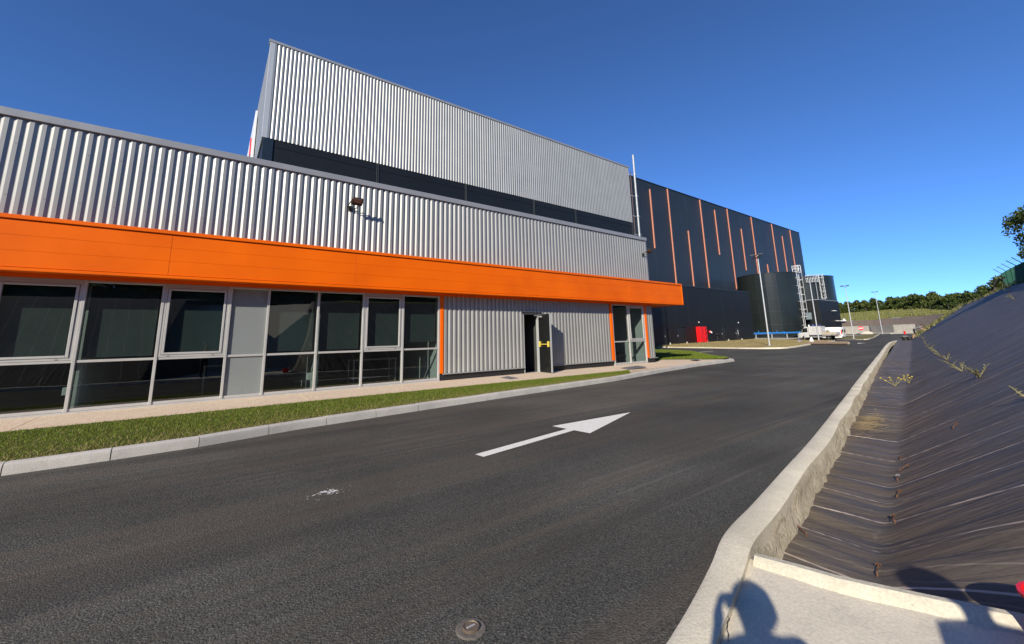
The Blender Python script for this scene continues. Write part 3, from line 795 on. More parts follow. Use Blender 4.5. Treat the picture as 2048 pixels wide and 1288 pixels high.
K1 = ['fixed', 'awning', 'fixed', 'panel', 'awning', 'fixed', 'awning', 'panel', 'fixed', 'fixed', 'awning', 'half']
P1[4] = -3.50; K1[4] = 'awning'
curtain(P1, K1); curtain([14.545, 15.66, 16.845], ['fixed', 'awning'], False)
# interior
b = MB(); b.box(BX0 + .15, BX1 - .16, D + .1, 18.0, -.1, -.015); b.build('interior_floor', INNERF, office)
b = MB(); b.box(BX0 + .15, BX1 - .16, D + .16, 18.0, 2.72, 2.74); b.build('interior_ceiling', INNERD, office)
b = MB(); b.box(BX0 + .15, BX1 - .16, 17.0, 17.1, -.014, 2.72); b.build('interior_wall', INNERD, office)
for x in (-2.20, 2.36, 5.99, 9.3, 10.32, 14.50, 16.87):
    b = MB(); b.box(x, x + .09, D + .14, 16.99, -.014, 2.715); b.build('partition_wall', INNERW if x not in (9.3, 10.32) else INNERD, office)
b = MB(); b.bbox(2.18, 2.355, D + .14, D + .30, .30, .48, .01); b.build('cable_trunking', INNERW, office)
b = MB(); b.bbox(-2.36, -2.26, D + .16, D + .20, .34, .50, .01); b.build('socket_box', INNERW, office)
# desks and chairs seen faintly through the glass
def desk(x, y, label):
    t = thing('desk', (x, y, 0), label, 'desk')
    b = MB(); b.bbox(x - .7, x + .7, y - .35, y + .35, .71, .74, .005); b.build('desk_top', INNERW, t)
    for sx in (-.66, .66):
        b = MB(); b.tube([(x + sx, y - .3, 0), (x + sx, y - .3, .71)], .02); b.tube([(x + sx, y + .3, 0), (x + sx, y + .3, .71)], .02); b.tube([(x + sx, y - .3, .03), (x + sx, y + .3, .03)], .02); b.build('desk_leg', GALV, t)
desk(4.3, 13.6, 'pale office desk behind the lower panes of the third window from the entrance wall'); desk(.6, 14.2, 'pale office desk standing deep inside behind the leftmost lower panes')
sh = thing('shelf_unit', (15.2, 13.2, 0), 'open shelf unit with folders behind the small right hand window', 'shelf')
b = MB(); b.box(14.72, 14.75, 12.95, 13.35, 0, 1.0); b.build('side_panel', INNERW, sh); b = MB(); b.box(15.47, 15.50, 12.95, 13.35, 0, 1.0); b.build('side_panel', INNERW, sh)
for z in (.08, .5, .96):
    b = MB(); b.box(14.752, 15.468, 12.95, 13.35, z, z + .025); b.build('shelf', INNERW, sh)
for z, L_ in ((.107, 'white and beige folders on the lower shelf behind the right hand window'), (.527, 'white folders and paper on the upper shelf behind the right hand window')):
    b = MB(); x = 14.78
    while x < 15.4:
        w = random.uniform(.03, .09); b.bbox(x, x + w - .004, 13.0, 13.25, z, z + random.uniform(.16, .30), .004); x += w
    tag(b.build('folders', SANDP), L_, 'folders')
oc = thing('office_chair', (16.35, 13.5, 0), 'dark office chair inside behind the right hand awning window', 'chair')
b = MB(); b.bbox(16.1, 16.6, 13.25, 13.75, .42, .50, .03); b.build('seat', CLOTHN, oc); b = MB(); b.bbox(16.12, 16.58, 13.72, 13.80, .52, 1.0, .03); b.build('backrest', CLOTHN, oc)
b = MB(); b.tube([(16.35, 13.5, .06), (16.35, 13.5, .42)], .03)
for k in range(5): a = k * 1.257; b.tube([(16.35, 13.5, .08), (16.35 + .3 * math.cos(a), 13.5 + .3 * math.sin(a), .05)], .02)
b.build('pedestal', BLACKP, oc)

# entrance door, standing open
b = MB(); b.bbox(9.36, 10.33, D - .10, D + .02, 2.215, 2.25, .004); b.build('door_hood', PLINTH, office)
b = MB(); b.box(9.44, 9.485, D - .03, D + .15, -.01, 2.21); b.box(10.215, 10.26, D - .03, D + .15, -.01, 2.21); b.box(9.485, 10.215, D - .03, D + .15, 2.17, 2.212); b.build('door_frame', TRIML, office)
b = MB(); b.box(9.485, 10.215, D - .02, D + .15, -.012, .004); b.build('threshold', GALV, office)
dmb = MB(); W_ = .715
dmb.bbox(-W_, 0, -.025, .025, .012, 2.16, .004); door = dmb.build('door', DOORM); door.parent = office
HX, HY = 10.215, D - .03
def dlocal(mb, name, mat): return mb.build(name, mat, None)
def attach(o): o.parent = door; return o
b = MB(); b.box(-W_ - .006, -W_ + .02, -.03, .03, .012, 2.162); b.box(-W_, 0, -.027, .027, 2.161, 2.167); attach(b.build('edge_trim', TRIML))
b = MB(); b.tube([(-.10, .075, 1.03), (-.60, .075, 1.03)], .017, 10); attach(b.build('panic_bar', YELL, None, True))
for x in (-.10, -.62):
    b = MB(); b.bbox(x - .035, x + .035, .026, .095, .93, 1.14, .008); attach(b.build('bar_mount', YELL))
b = MB(); b.bbox(-.24, -.02, .026, .075, 2.04, 2.10, .006); b.tube([(-.10, .07, 2.07), (-.30, .20, 2.09), (-.05, .26, 2.12)], .009); attach(b.build('door_closer', GALV))
for z in (.25, 1.1, 1.9):
    b = MB(); b.tube([(.0, -.02, z), (.0, -.02, z + .11)], .012); attach(b.build('hinge', GALV))
door.location = (HX - 5, HY - D, 0); door.rotation_euler = (0, 0, R(87))
for ch_ in door.children: ch_.location = (0, 0, 0)

# metal access covers let into the pavement
for n_, pts, lb in (('drain_cover', [(7.84, 10.86), (8.33, 11.04), (8.40, 11.80), (7.90, 11.58)], 'dark rectangular drain cover in the pavement left of the open door'), ('drain_cover', [(13.18, 10.42), (14.55, 10.56), (15.0, 11.36), (13.55, 11.14)], 'grey drain cover in the pavement in front of the small right hand window'), ('drain_cover', [(20.0, 11.55), (20.7, 11.68), (20.75, 12.1), (20.1, 12.0)], 'grey drain cover in the pavement end beyond the building corner')):
    c = thing(n_, (pts[0][0], pts[0][1], -.02), lb, 'drain cover', 'drain covers in the pavement')
    zz = -.008 if pts[0][0] < 16 else .0
    def zp(x, y): return (-.004 + (-.024) * clamp((12.26 - y) / 1.7)) + .004 if x < 13 else (-.012 + .004 if x < 19 else -.028)
    b = MB(); b.prism([(x, y, zp(x, y)) for x, y in pts], (0, 0, .004)); b.build('frame', GALV, c)
    cx_ = sum(p[0] for p in pts) / 4; cy_ = sum(p[1] for p in pts) / 4
    b = MB(); b.prism([(lerp(cx_, x, .9), lerp(cy_, y, .88), zp(x, y) + .0045) for x, y in pts], (0, 0, .002)); b.build('lid', plain('cover_steel', (.16, .16, .16), .6, .3, .3, 15), c)

# floodlights
def floodlight(x, z, label, tilt):
    t = thing('floodlight', (x, D - .05, z), label, 'floodlight', 'floodlights on the office facade')
    rot = Matrix.Rotation(R(tilt), 3, 'X'); o_ = (x + .10, D - .38, z + .14)
    b = MB(); b.bbox(o_[0] - .16, o_[0] + .16, o_[1] - .12, o_[1] + .12, o_[2] - .035, o_[2] + .05, .02)
    b.v = [tuple(Vector(o_) + rot @ (Vector(p) - Vector(o_))) for p in b.v]; b.build('housing', plain('lamp_bronze', (.05, .038, .028), .45, .3, .1, 8), t)
    b = MB(); b.box(o_[0] - .11, o_[0] + .11, o_[1] - .10, o_[1] + .02, o_[2] - .042, o_[2] - .036)
    b.v = [tuple(Vector(o_) + rot @ (Vector(p) - Vector(o_))) for p in b.v]; b.build('lens', plain('amber_lens', (.30, .18, .13), .2), t)
    b = MB(); b.bbox(x - .07, x + .07, D - .075, D - .045, z - .08, z + .08, .006)
    for s_ in (-.10, .15):
        b.tube([(x, D - .07, z), (x + s_, D - .12, z + .02), (o_[0] + (-.17 if s_ < 0 else .17), o_[1], o_[2])], .014)
    b.build('bracket', BLACKP, t)
floodlight(3.03, 5.2, 'bronze floodlight on the corrugated wall above the middle windows', -46)
floodlight(17.15, 5.25, 'grey floodlight at the right end of the corrugated wall by the corner', -40)

# ================================================================== SILVER HALL behind
T_ = 20.5
hall = thing('silver_hall', (14, T_, 0), 'tall hall with silver ribbed cladding above a black band behind the office', 'building')
sheets(1.29, 27.8, 10.62, 15.5, T_ - .045, hall, SILV)
b = MB(); b.bbox(1.07, 1.288, T_ - .05, T_ + .05, 10.6, 15.5, .006); b.build('corner_trim', TRIML, hall)
b = MB(); b.bbox(1.03, 27.84, T_ - .07, T_ + .3, 15.502, 15.63, .006); b.build('coping', TRIM, hall)
b = MB(); b.box(1.09, 27.78, T_ + .02, 56, 10.6, 15.5); b.build('wall_core', SILV, hall)
b = MB(); b.box(1.16, 27.78, T_ + .06, 56, -.3, 10.598); b.build('base_wall', DARK3, hall)
colx = [1.20, 6.39, 11.76, 17.10, 21.10, 27.74]
for a, c in zip(colx[:-1], colx[1:]):
    for z0, z1 in ((4.7, 5.8), (5.8, 6.9), (6.9, 8.0), (8.0, 9.12), (9.12, 10.24), (10.24, 10.59)):
        b = MB(); b.bbox(a + .08 + (.30 if a < 2 else 0), c - .08, T_ - .0 + random.uniform(-.002, .002), T_ + .055, z0 + .006, z1 - .006, .008); b.build('band_panel', DARK3, hall)
for x in colx[1:]:
    b = MB(); b.bbox(x - .07, x - .015, T_ - .03, T_ + .06, 4.7, 10.59, .006); b.bbox(x + .015, x + .07, T_ - .03, T_ + .06, 4.7, 10.59, .006); b.build('joint_cover', DARK1, hall)
b = MB(); b.bbox(1.13, 1.55, T_ - .04, T_ + .06, 4.7, 10.60, .006); b.build('corner_post', plain('dark_blue_trim', (.012, .02, .028), .35), hall)
# sign on the hall's left wall, seen almost edge on
sg = thing('wall_sign', (1.0, 33, 12), 'white sign panel with red lettering on the tall hall seen edge on', 'sign')
b = MB(); b.bbox(.95, 1.05, 25.6, 40, 9.6, 14.45, .01); b.build('sign_board', WHITEP, sg)
for k, (y, z, h, w) in enumerate(((27.2, 12.4, 1.2, .7), (28.8, 11.6, .9, .8), (30.4, 12.9, .6, .7), (27.4, 10.2, .9, .8), (29.2, 10.1, 1.0, .8), (31.2, 10.4, 1.2, .9), (33.2, 11.0, 1.4, 1.0), (35.5, 11.4, 1.6, 1.0))):
    b = MB(); b.prism([(.945, y, z), (.945, y + w * .5, z + h), (.945, y + w, z + h), (.945, y + w * .6, z)], (-.05, 0, 0)); b.build('red_mark', REDP, sg)
# vent pipe
vp = thing('vent_pipe', (28.28, 20.3, 6), 'tall galvanised vent pipe clipped to the right edge of the silver hall', 'pipe')
b = MB(); b.tube([(28.28, 20.25, 5.6), (28.28, 20.25, 16.66)], .085, 14); b.lathe((28.28, 20.25, 16.66), [(.105, 0), (.105, .06), (.0, .07)], 14); b.build('pipe', plain('pipe_zinc', (.36, .38, .39), .5, .3, .1, 5), vp, True)
b = MB(); b.tube([(27.95, 20.42, 5.6), (27.95, 20.42, 15.2)], .035); b.build('conduit', plain('conduit_brown', (.10, .055, .05), .6), vp)
for z in (7.2, 9.6, 11.2, 13.0, 14.9):
    b = MB(); b.lathe((28.28, 20.25, z), [(.10, -.02), (.12, -.02), (.12, .02), (.10, .02)], 14); b.box(27.82, 28.22, 20.38, 20.42, z - .02, z + .02); b.box(28.40, 28.55, 20.22, 20.27, z - .02, z + .02); b.build('bracket', GALV, vp)

# ================================================================== DARK WAREHOUSE and annex
YU = 41.0
wh = thing('dark_warehouse', (92, YU, 0), 'huge anthracite warehouse with thin salmon vertical strips', 'building')
sx = [61.17, 66.75, 72.5, 78.07, 83.65, 89.2, 94.8, 100.6, 106.1, 111.8, 117.4, 123.13]
pj = [34.0, 44.4, 50.0, 55.57] + sx + [129.7]
for a, c in zip(pj[:-1], pj[1:]):
    b = MB(); b.bbox(a + .012, c - .012, YU - .08 + random.uniform(-.006, .006), YU + .02, 6.0, 28.25, .02); b.build('cladding_panel', DARK1, wh)
b = MB(); b.box(34, 129.68, YU + .01, 92, -.3, 28.2); b.build('wall', DARK1, wh)
b = MB(); b.bbox(33.9, 129.8, YU - .16, YU + .4, 28.25, 28.42, .02); b.build('coping', DARK2, wh)
top = 28.2
ends = [(27.0, 16.15), (top, 8), (20.9, 8), (top, 8), (27.0, 17.3), (top, 8), (24.5, 14.94), (top, 8), (17.3, 8), (top, 8), (25.75, 8), (top, 8)]
for x, (z1, z0) in zip(sx, ends):
    b = MB(); b.bbox(x - .13, x + .13, YU - .20, YU - .05, z0, z1, .02); b.build('vertical_strip', STRIPE, wh)

AY = 31.0
an = thing('dark_annex', (55, AY, 0), 'low black annex with a row of dark doors below the warehouse', 'building')
doors = [(46.81, 47.6), (49.7, 51.5), (55.2, 56.75), (61.3, 62.75), (65.6, 67.0)]
xsA = [34.0]
for a, c in doors: xsA += [a, c]
xsA.append(71.63)
b = MB()
b.box(34.0, 71.63, AY + .10, YU - .1, -.4, 7.85)
b.build('wall_core', DARK2, an)
for i in range(0, len(xsA), 2):
    a, c = xsA[i], xsA[i + 1]; n = max(1, round((c - a) / 3.2))
    for k in range(n):
        b = MB(); b.bbox(lerp(a, c, k / n) + .004, lerp(a, c, (k + 1) / n) - .004, AY, AY + .099, -.1 + .01 * (a - 34), 2.40, .008); b.build('wall_panel', DARK2, an)
n = 12
for k in range(n):
    a, c = lerp(34.0, 71.63, k / n), lerp(34.0, 71.63, (k + 1) / n)
    b = MB(); b.bbox(a + .004, c - .004, AY, AY + .099, 2.402, 7.8, .008); b.build('wall_panel', DARK2, an)
b = MB(); b.bbox(33.95, 71.68, AY - .06, AY + .3, 7.802, 8.0, .02); b.bbox(71.5, 71.72, AY + .301, YU - .1, 7.802, 8.0, .02); b.build('coping', DARK1, an)
for (a, c) in doors:
    z0 = .02 + .01 * (a - 45)
    b = MB(); b.bbox(a + .03, c - .03, AY + .06, AY + .098, z0, 2.28, .006); dd = b.build('door', DOORM, an)
    b = MB(); b.bbox(a - .08, c + .08, AY - .10, AY + .05, 2.28, 2.40, .01); b.build('door_hood', PLINTH, an)
    b = MB(); b.bbox(a + .12, a + .17, AY + .0, AY + .058, z0 + .95, z0 + 1.15, .005); b.build('handle', GALV, dd)
    b = MB(); b.prism([(c + .02, AY - .02, z0 - .06), (c + .32, AY - .02, z0 - .06), (c + .17, AY - .02, z0 + .22)], (0, -.14, 0)); b.build('door_stop', BLOCK, an)
b = MB(); b.bbox(66.35, 66.5, AY + .03, AY + .058, 1.05, 1.75, .005); b.build('door_notice', plain('notice_grey', (.45, .46, .46), .5), an)
cab = thing('red_cabinet', (55, 30.5, .2), 'bright red tall fire cabinet standing before the black annex wall', 'cabinet')
b = MB(); b.bbox(54.28, 55.35, AY - .62, AY - .02, .15, 2.28, .02); b.build('cabinet_body', REDP, cab)
b = MB(); b.bbox(55.36, 55.98, AY - .66, AY - .60, .17, 2.26, .01); b.build('cabinet_door', REDP, cab)
for z in (.5, 1.15, 1.75):
    b = MB(); b.prism([(55.45, AY - .67, z), (55.62, AY - .67, z), (55.9, AY - .67, z + .36), (55.73, AY - .67, z + .36)], (0, -.02, 0)); b.build('rib', plain('dark_red_rib', (.12, .004, .006), .6), cab)  # diagonal ribs in a darker red than the door
b = MB(); b.bbox(54.35, 55.9, AY - .6, AY - .1, .0, .149, .01); b.build('plinth', PLINTH, cab)
hr = thing('hose_connector', (57.7, AY, 1.5), 'small red and white hose connector on the black annex wall', 'hydrant')
b = MB(); b.lathe((57.72, AY - .1, 1.55), [(.22, -.08), (.22, .0), (.12, .05), (.12, .09)], 14, 'y'); b.build('flange', REDP, hr, True)
b = MB(); b.tube([(57.74, AY - .16, 1.56), (57.74, AY - .36, 1.5), (57.66, AY - .42, 1.36)], .085, 10); b.build('outlet', WHITEP, hr, True)
bx = thing('vent_hood', (59.8, AY, 1.2), 'small black vent hood on the annex wall right of the red cabinet', 'vent')
b = MB(); b.prism([(59.5, AY - .01, 1.05), (59.5, AY - .30, 1.12), (59.5, AY - .28, 1.28), (59.5, AY - .01, 1.36)], (.6, 0, 0)); b.build('hood', PLINTH, bx)
b = MB(); b.tube([(59.8, AY - .05, 1.05), (59.8, AY - .05, .3)], .03); b.build('drain_pipe', DARK1, bx)
for x, z, lb in ((55.17, 2.9, 'small grey bulkhead lamp above the red cabinet on the black annex'), (66.68, 2.88, 'small grey bulkhead lamp above the rightmost annex door')):
    t = thing('wall_lamp', (x, AY, z), lb, 'lamp', 'wall lamps on the black annex')
    b = MB(); b.bbox(x - .14, x + .14, AY - .03, AY - .001, z - .16, z + .16, .01); b.build('back_plate', BLACKP, t)
    b = MB(); b.lathe((x, AY - .03, z), [(.11, 0), (.10, -.07), (.05, -.11), (.001, -.12)], 12, 'y'); b.build('lamp_glass', LAMPG, t, True)

# ================================================================== TANKS
def ring(c, r, z, n=64, a0=0, a1=2 * math.pi): return [(c[0] + r * math.cos(lerp(a0, a1, k / n)), c[1] + r * math.sin(lerp(a0, a1, k / n)), z) for k in range(n + (0 if a1 - a0 > 6.28 else 1))]
def tank(c, r, z0, z1, label):
    t = thing('storage_tank', (c[0], c[1], z0), label, 'tank')
    n = 20; rows = [z0, lerp(z0, z1, .2), lerp(z0, z1, .4), lerp(z0, z1, .6), lerp(z0, z1, .8), z1]
    for k in range(n):
        a0, a1 = k * 2 * math.pi / n, (k + 1) * 2 * math.pi / n
        if math.cos((a0 + a1) / 2) * -c[0] + math.sin((a0 + a1) / 2) * -c[1] < -.45 * math.hypot(*c): continue
        for z, zz in zip(rows[:-1], rows[1:]):
            rr = r + random.uniform(-.006, .006); b = MB(); g_ = .018 / r
            lo = [[(c[0] + q * math.cos(a), c[1] + q * math.sin(a), h) for a in np.linspace(a0 + g_, a1 - g_, 4)] for q, h in ((rr - .05, z + .012), (rr, z + .02), (rr, zz - .02), (rr - .05, zz - .012))]
            b.loft(lo, closed=False, caps=False); b.f = [f[::-1] for f in b.f]
            b.build('shell_plate', TANKM, t, True)
    b = MB(); b.lathe((c[0], c[1], 0), [(r - .03, z0), (r - .03, z1 + .02)], 60); b.build('shell', plain('tank_joint', (.05, .055, .055), .4, .3), t, True)
    b = MB(); b.lathe((c[0], c[1], 0), [(r + .0, z1 - .02), (r + .06, z1 - .02), (r + .06, z1 + .07), (r, z1 + .07)], 60); b.build('top_rim', TANKM, t, True)
    b = MB(); b.lathe((c[0], c[1], 0), [(r + .005, z0 - .4), (r + .10, z0 - .4), (r + .10, z0 + .12), (r + .005, z0 + .12)], 60); b.build('base_ring', PLINTH, t, True)
    return t
T1 = (87.5, 34.1); T2 = (100.1, 32.3); TR = 5.2
tank(T1, TR, .30, 12.15, 'big round black steel tank left of the two, with the long white ladder')
tank(T2, TR, .30, 12.15, 'round black steel tank right of the two, behind the low pump house')
LADW = plain('ladder_paint', (.56, .57, .57), .5, 0, .1, 6)
def ladder(c, r, az, z0, z1, label, zc, top_=1.0):
    ca, sa = math.cos(az), math.sin(az); out = Vector((ca, sa, 0)); tan = Vector((-sa, ca, 0)); base = Vector((c[0], c[1], 0)) + out * (r + .22)
    t = thing('caged_ladder', tuple(base + Vector((0, 0, z0))), label, 'ladder', 'caged ladders on the tanks')
    for s_ in (-.26, .26):
        b = MB(); b.tube([base + tan * s_ + Vector((0, 0, z0)), base + tan * s_ + Vector((0, 0, z1 + top_))], .045, 6); b.build('stringer', LADW, t)
    z = z0 + .15; b = MB()
    while z < z1 + .1: b.tube([base - tan * .26 + Vector((0, 0, z)), base + tan * .26 + Vector((0, 0, z))], .016, 4, False); z += .33
    o_ = b.build('rung', LADW, t); o_['kind'] = 'stuff'
    z = zc; k = 0
    while z < z1 + top_ + .05:
        b = MB(); ringp = [base + tan * (.42 * math.cos(a)) + out * (.06 + .72 * math.sin(a) * .95) + Vector((0, 0, z)) for a in np.linspace(0, math.pi, 9)]
        b.tube(ringp, .04, 5); b.build('cage_hoop', LADW, t); z += 1.35
    for a in np.linspace(.0, math.pi, 3):
        b = MB(); p = base + tan * (.42 * math.cos(a)) + out * (.06 + .72 * math.sin(a) * .95); b.tube([p + Vector((0, 0, zc)), p + Vector((0, 0, z1 + top_))], .028, 5); b.build('cage_strap', LADW, t)
    z = z0 + .8
    while z < z1:
        b = MB()
        for s_ in (-.26, .26): b.tube([base + tan * s_ + Vector((0, 0, z)), base + tan * s_ * 1.5 - out * .24 + Vector((0, 0, z))], .035, 5)
        b.build('wall_tie', LADW, t); z += 1.45
    return t, base, tan, out
view1 = math.atan2(-T1[1], -T1[0])
t, base, tan, out = ladder(T1, TR, view1 + R(62), 1.6, 12.3, 'long white caged ladder running down the right side of the left tank', 3.9)
b = MB(); b.bbox(base.x - .5, base.x + .5, base.y - .5, base.y + .5, 12.2, 12.26, .01)
for dx, dy in ((-.5, -.5), (.5, -.5), (.5, .5), (-.5, .5)): b.tube([(base.x + dx, base.y + dy, 12.2), (base.x + dx, base.y + dy, 13.3)], .04, 5)
for z in (12.75, 13.3): b.tube([(base.x - .5, base.y - .5, z), (base.x + .5, base.y - .5, z), (base.x + .5, base.y + .5, z), (base.x - .5, base.y + .5, z), (base.x - .5, base.y - .5, z)], .04, 5)
b.build('top_platform', WHITEP, t)
b = MB(); p = base + out * .75; b.bbox(p.x - .05, p.x + .05, p.y - .55, p.y + .35, 3.4, 4.6, .01); b.build('lock_gate', plain('grey_mesh', (.20, .25, .26), .5, .3), t)
view2 = math.atan2(-T2[1], -T2[0])
t2, base, tan, out = ladder(T2, TR, view2 + R(33), 7.0, 12.2, 'short white caged ladder above the pump house on the right tank', 7.6, .25)
b = MB()
for k in range(9):
    a = view2 + R(6 + k * 2.6); p = Vector((T2[0] + (TR + .6) * math.cos(a), T2[1] + (TR + .6) * math.sin(a), 0)); b.tube([p + Vector((0, 0, 10.9)), p + Vector((0, 0, 12.3))], .04, 5)
for z in (10.9, 11.6, 12.3): b.tube([(T2[0] + (TR + .6) * math.cos(view2 + R(q)), T2[1] + (TR + .6) * math.sin(view2 + R(q)), z) for q in np.linspace(6, 27, 6)], .045, 5)
b.build('side_platform', GALV, t2)
b = MB(); a = view2 + R(22); p = Vector((T2[0] + (TR + .3) * math.cos(a), T2[1] + (TR + .3) * math.sin(a), 0)); b.tube([p + Vector((0, 0, 7)), p + Vector((0, 0, 10.9))], .06, 6); b.build('drop_pipe', GALV, t2)

ph = thing('pump_house', (92, 27, .2), 'low black flat roofed pump house in front of the right tank', 'building')
b = MB(); b.bbox(88.0, 98.6, 26.5, 28.6, -.2, 6.85, .01); b.build('wall_core', DARK2, ph)
for k in range(5):
    b = MB(); b.bbox(lerp(88, 98.6, k / 5) + .01, lerp(88, 98.6, (k + 1) / 5) - .01, 26.44, 26.5, .0, 6.84, .01); b.build('wall_panel', DARK2, ph)
b = MB(); b.bbox(87.9, 98.7, 26.36, 28.7, 6.852, 6.98, .02); b.build('coping', TRIM, ph)
b = MB(); b.bbox(93.4, 95.2, 26.40, 26.439, .3, 1.5, .01); b.build('louvre', GALV, ph)
for x, z, lb in ((93.9, 4.95, 'small lamp high on the pump house wall'), (95.0, 3.1, 'small lamp low on the pump house wall, left of a pair'), (97.2, 3.1, 'small lamp low on the pump house wall, right of a pair')):
    t = thing('wall_lamp', (x, 26.4, z), lb, 'lamp', 'wall lamps on the pump house')
    b = MB(); b.tube([(x, 26.45, z), (x, 26.0, z + .05)], .04); b.build('arm', GALV, t); b = MB(); b.prism([(x - .45, 26.1, z), (x + .45, 26.1, z), (x + .45, 25.7, z - .05), (x - .45, 25.7, z - .05)], (0, 0, .1)); b.build('lamp_head', WHITEP, t)

bp_ = thing('blue_pipe', (78, 30, 1), 'bright blue pipe on low supports running along the base of the left tank', 'pipe')
p0, p1 = Vector((71.9, 31.3, 1.12)), Vector((84.2, 28.7, 1.12))
b = MB(); b.tube([p0, p0.lerp(p1, .5), p1], .155, 12); b.build('pipe', BLUEP, bp_, True)
for f in (.0, .33, .64, 1.0):
    b = MB(); q = p0.lerp(p1, f); dd = (p1 - p0).normalized(); b.tube([q - dd * .05, q + dd * .05], .24, 12); b.build('pipe_flange', BLUEP, bp_)
for f in (.06, .38, .70, .95):
    q = p0.lerp(p1, f); b = MB(); b.bbox(q.x - .07, q.x + .07, q.y - .07, q.y + .07, .05, 1.0, .01); b.build('support_leg', GALV, bp_)
for f in (.12, .5):
    q = p0.lerp(p1, f); b = MB(); b.tube([q + Vector((0, 0, .1)), q + Vector((0, 0, .42))], .05); b.tube([q + Vector((-.12, 0, .42)), q + Vector((.12, 0, .42))], .03); b.build('valve', BLUEP, bp_)

# ================================================================== FAR GROUND: blocks, bank, hill, wire fence
bl = [(135.8, 41.6, .40), (134.4, 35.4, .40), (133.1, 32.3, .40), (131.7, 29.7, .40), (128.05, 26.8, .40), (124.4, 23.9, .40), (122.5, 20.1, .40)]
lbs = ['pale precast concrete wall block at the far left, partly behind the white van', 'pale precast concrete wall block just left of the red sign', 'pale precast concrete wall block behind the red sign', 'grey shaded concrete wall block in the middle of the far row', 'grey shaded concrete wall block next to the lit end block', 'brightly lit concrete wall block at the right end of the far row']
for k, (a, c) in enumerate(zip(bl[:-1], bl[1:])):
    a, c = Vector(a), Vector(c); d_ = (c - a); d_.z = 0; L_ = d_.length; d_.normalize(); nr = Vector((d_.y, -d_.x, 0))
    if nr.dot(-a) < 0: nr = -nr
    t = thing('wall_block', tuple(a), lbs[k], 'wall block', 'precast wall blocks at the end of the road')
    a2 = a + d_ * .06; h = 1.9; e_ = d_ * (L_ - .12)
    b = MB(); b.prism([a2 + Vector((0, 0, -.3)), a2 + nr * .16 + Vector((0, 0, -.3)), a2 + nr * .10 + Vector((0, 0, h)), a2 + Vector((0, 0, h))], e_); b.build('wall', BLOCK, t)
    b = MB(); b.prism([a2 + nr * .17 + Vector((0, 0, -.3)), a2 + nr * .9 + Vector((0, 0, -.3)), a2 + nr * .9 + Vector((0, 0, -.02)), a2 + nr * .17 + Vector((0, 0, .16))], e_); b.build('foot', BLOCK, t)
BT = [ (154.3, 49.5, 4.07), (152.5, 45.0, 4.01), (150.7, 40.4, 4.09), (148.7, 36.0, 4.00), (146.6, 31.7, 3.97), (143.4, 27.5, 4.20), (138.2, 22.1, 4.34), (133.8, 18.3, 4.35), (128.1, 14.9, 4.33), (124.4, 12.3, 4.61), (120.7, 8.2, 5.22), (118.5, 0, 5.2), (118, -20, 5.2)]
BB_ = [ (145.7, 46.8, .3), (143.8, 42.5, .3), (141.9, 38.2, .3), (139.9, 34.0, .3), (137.8, 30.0, .3), (134.5, 26.1, .3), (129.3, 21.0, .3), (124.8, 17.4, .3), (119.2, 14.2, .3), (115.4, 11.8, .3), (111.7, 8.1, .3), (109.5, 0, .3), (109, -20, .3)]
GT = [ (179.1, 57.1, 7.26), (177.5, 52.0, 7.12), (175.9, 46.8, 7.05), (174.1, 41.8, 7.19), (172.1, 36.8, 7.23), (169.0, 32.1, 7.23), (164.0, 26.0, 6.91), (159.5, 21.7, 6.23), (154.0, 17.8, 5.58), (150.3, 14.8, 5.43), (146.7, 10.0, 6.29), (144, 0, 6.3), (143, -20, 6.3)]
def resample_n(pts, n):
    P_ = polyline_resample(pts, 1.0); return [P_[int(i * (len(P_) - 1) / (n - 1))] for i in range(n)]
NB = 60
A = resample_n(BB_, NB); Bv = resample_n(BT, NB); G = resample_n(GT, NB)
V = []; UVf = []; F = []; nr_ = 8
for i in range(NB):
    for k in range(nr_ + 1):
        p = A[i].lerp(Bv[i], k / nr_); V.append((p.x, p.y, p.z + .10 * noise.noise((i * .35, k * .4, 3)))); UVf.append((i * 1.6, k))
for i in range(NB - 1):
    for k in range(nr_): q = i * (nr_ + 1) + k; F.append((q, q + nr_ + 1, q + nr_ + 2, q + 1))
struct(nmesh('far_embankment', V, F, MEMB2, uv=UVf, smooth=True))
V = []; F = []; nr_ = 12
for i in range(NB):
    for k in range(nr_ + 6):
        if k <= nr_: p = Bv[i].lerp(G[i], k / nr_)
        else:
            dv = Vector((G[i].x, G[i].y, 0)).normalized(); p = G[i] + dv * (k - nr_) * 14 + Vector((0, 0, -.12 * (k - nr_)))
        V.append((p.x, p.y, p.z + (.25 * noise.noise((p.x * .25, p.y * .25, 1)) if 0 < k else 0)))
for i in range(NB - 1):
    for k in range(nr_ + 5): q = i * (nr_ + 6) + k; F.append((q, q + nr_ + 6, q + nr_ + 7, q + 1))
HILL = m_soil('hill_grass', (.14, .16, .04), (.24, .235, .075), (.34, .30, .13), .12)
struct(nmesh('hill', V, F, HILL, smooth=True))

wf = thing('wire_fence', tuple(Bv[10]), 'thin dark wire fence on posts along the top of the brown far bank', 'fence')
step = 0; last = None; tops = []
for i in range(0, NB, 1):
    p = Bv[i] + (G[i] - Bv[i]).normalized() * .6
    if last is None or (p - last).length > 2.8:
        b = MB(); b.tube([p - Vector((0, 0, .3)), p + Vector((0, 0, 2.0))], .045, 5); b.build('post', plain('dark_post', (.05, .055, .04), .7), wf); last = p; tops.append(p)
for h in (.5, 1.0, 1.5, 1.95):
    b = MB(); b.tube([p + Vector((0, 0, h)) for p in tops], .018, 4); b.build('wire', plain('dark_post', (0, 0, 0)), wf)

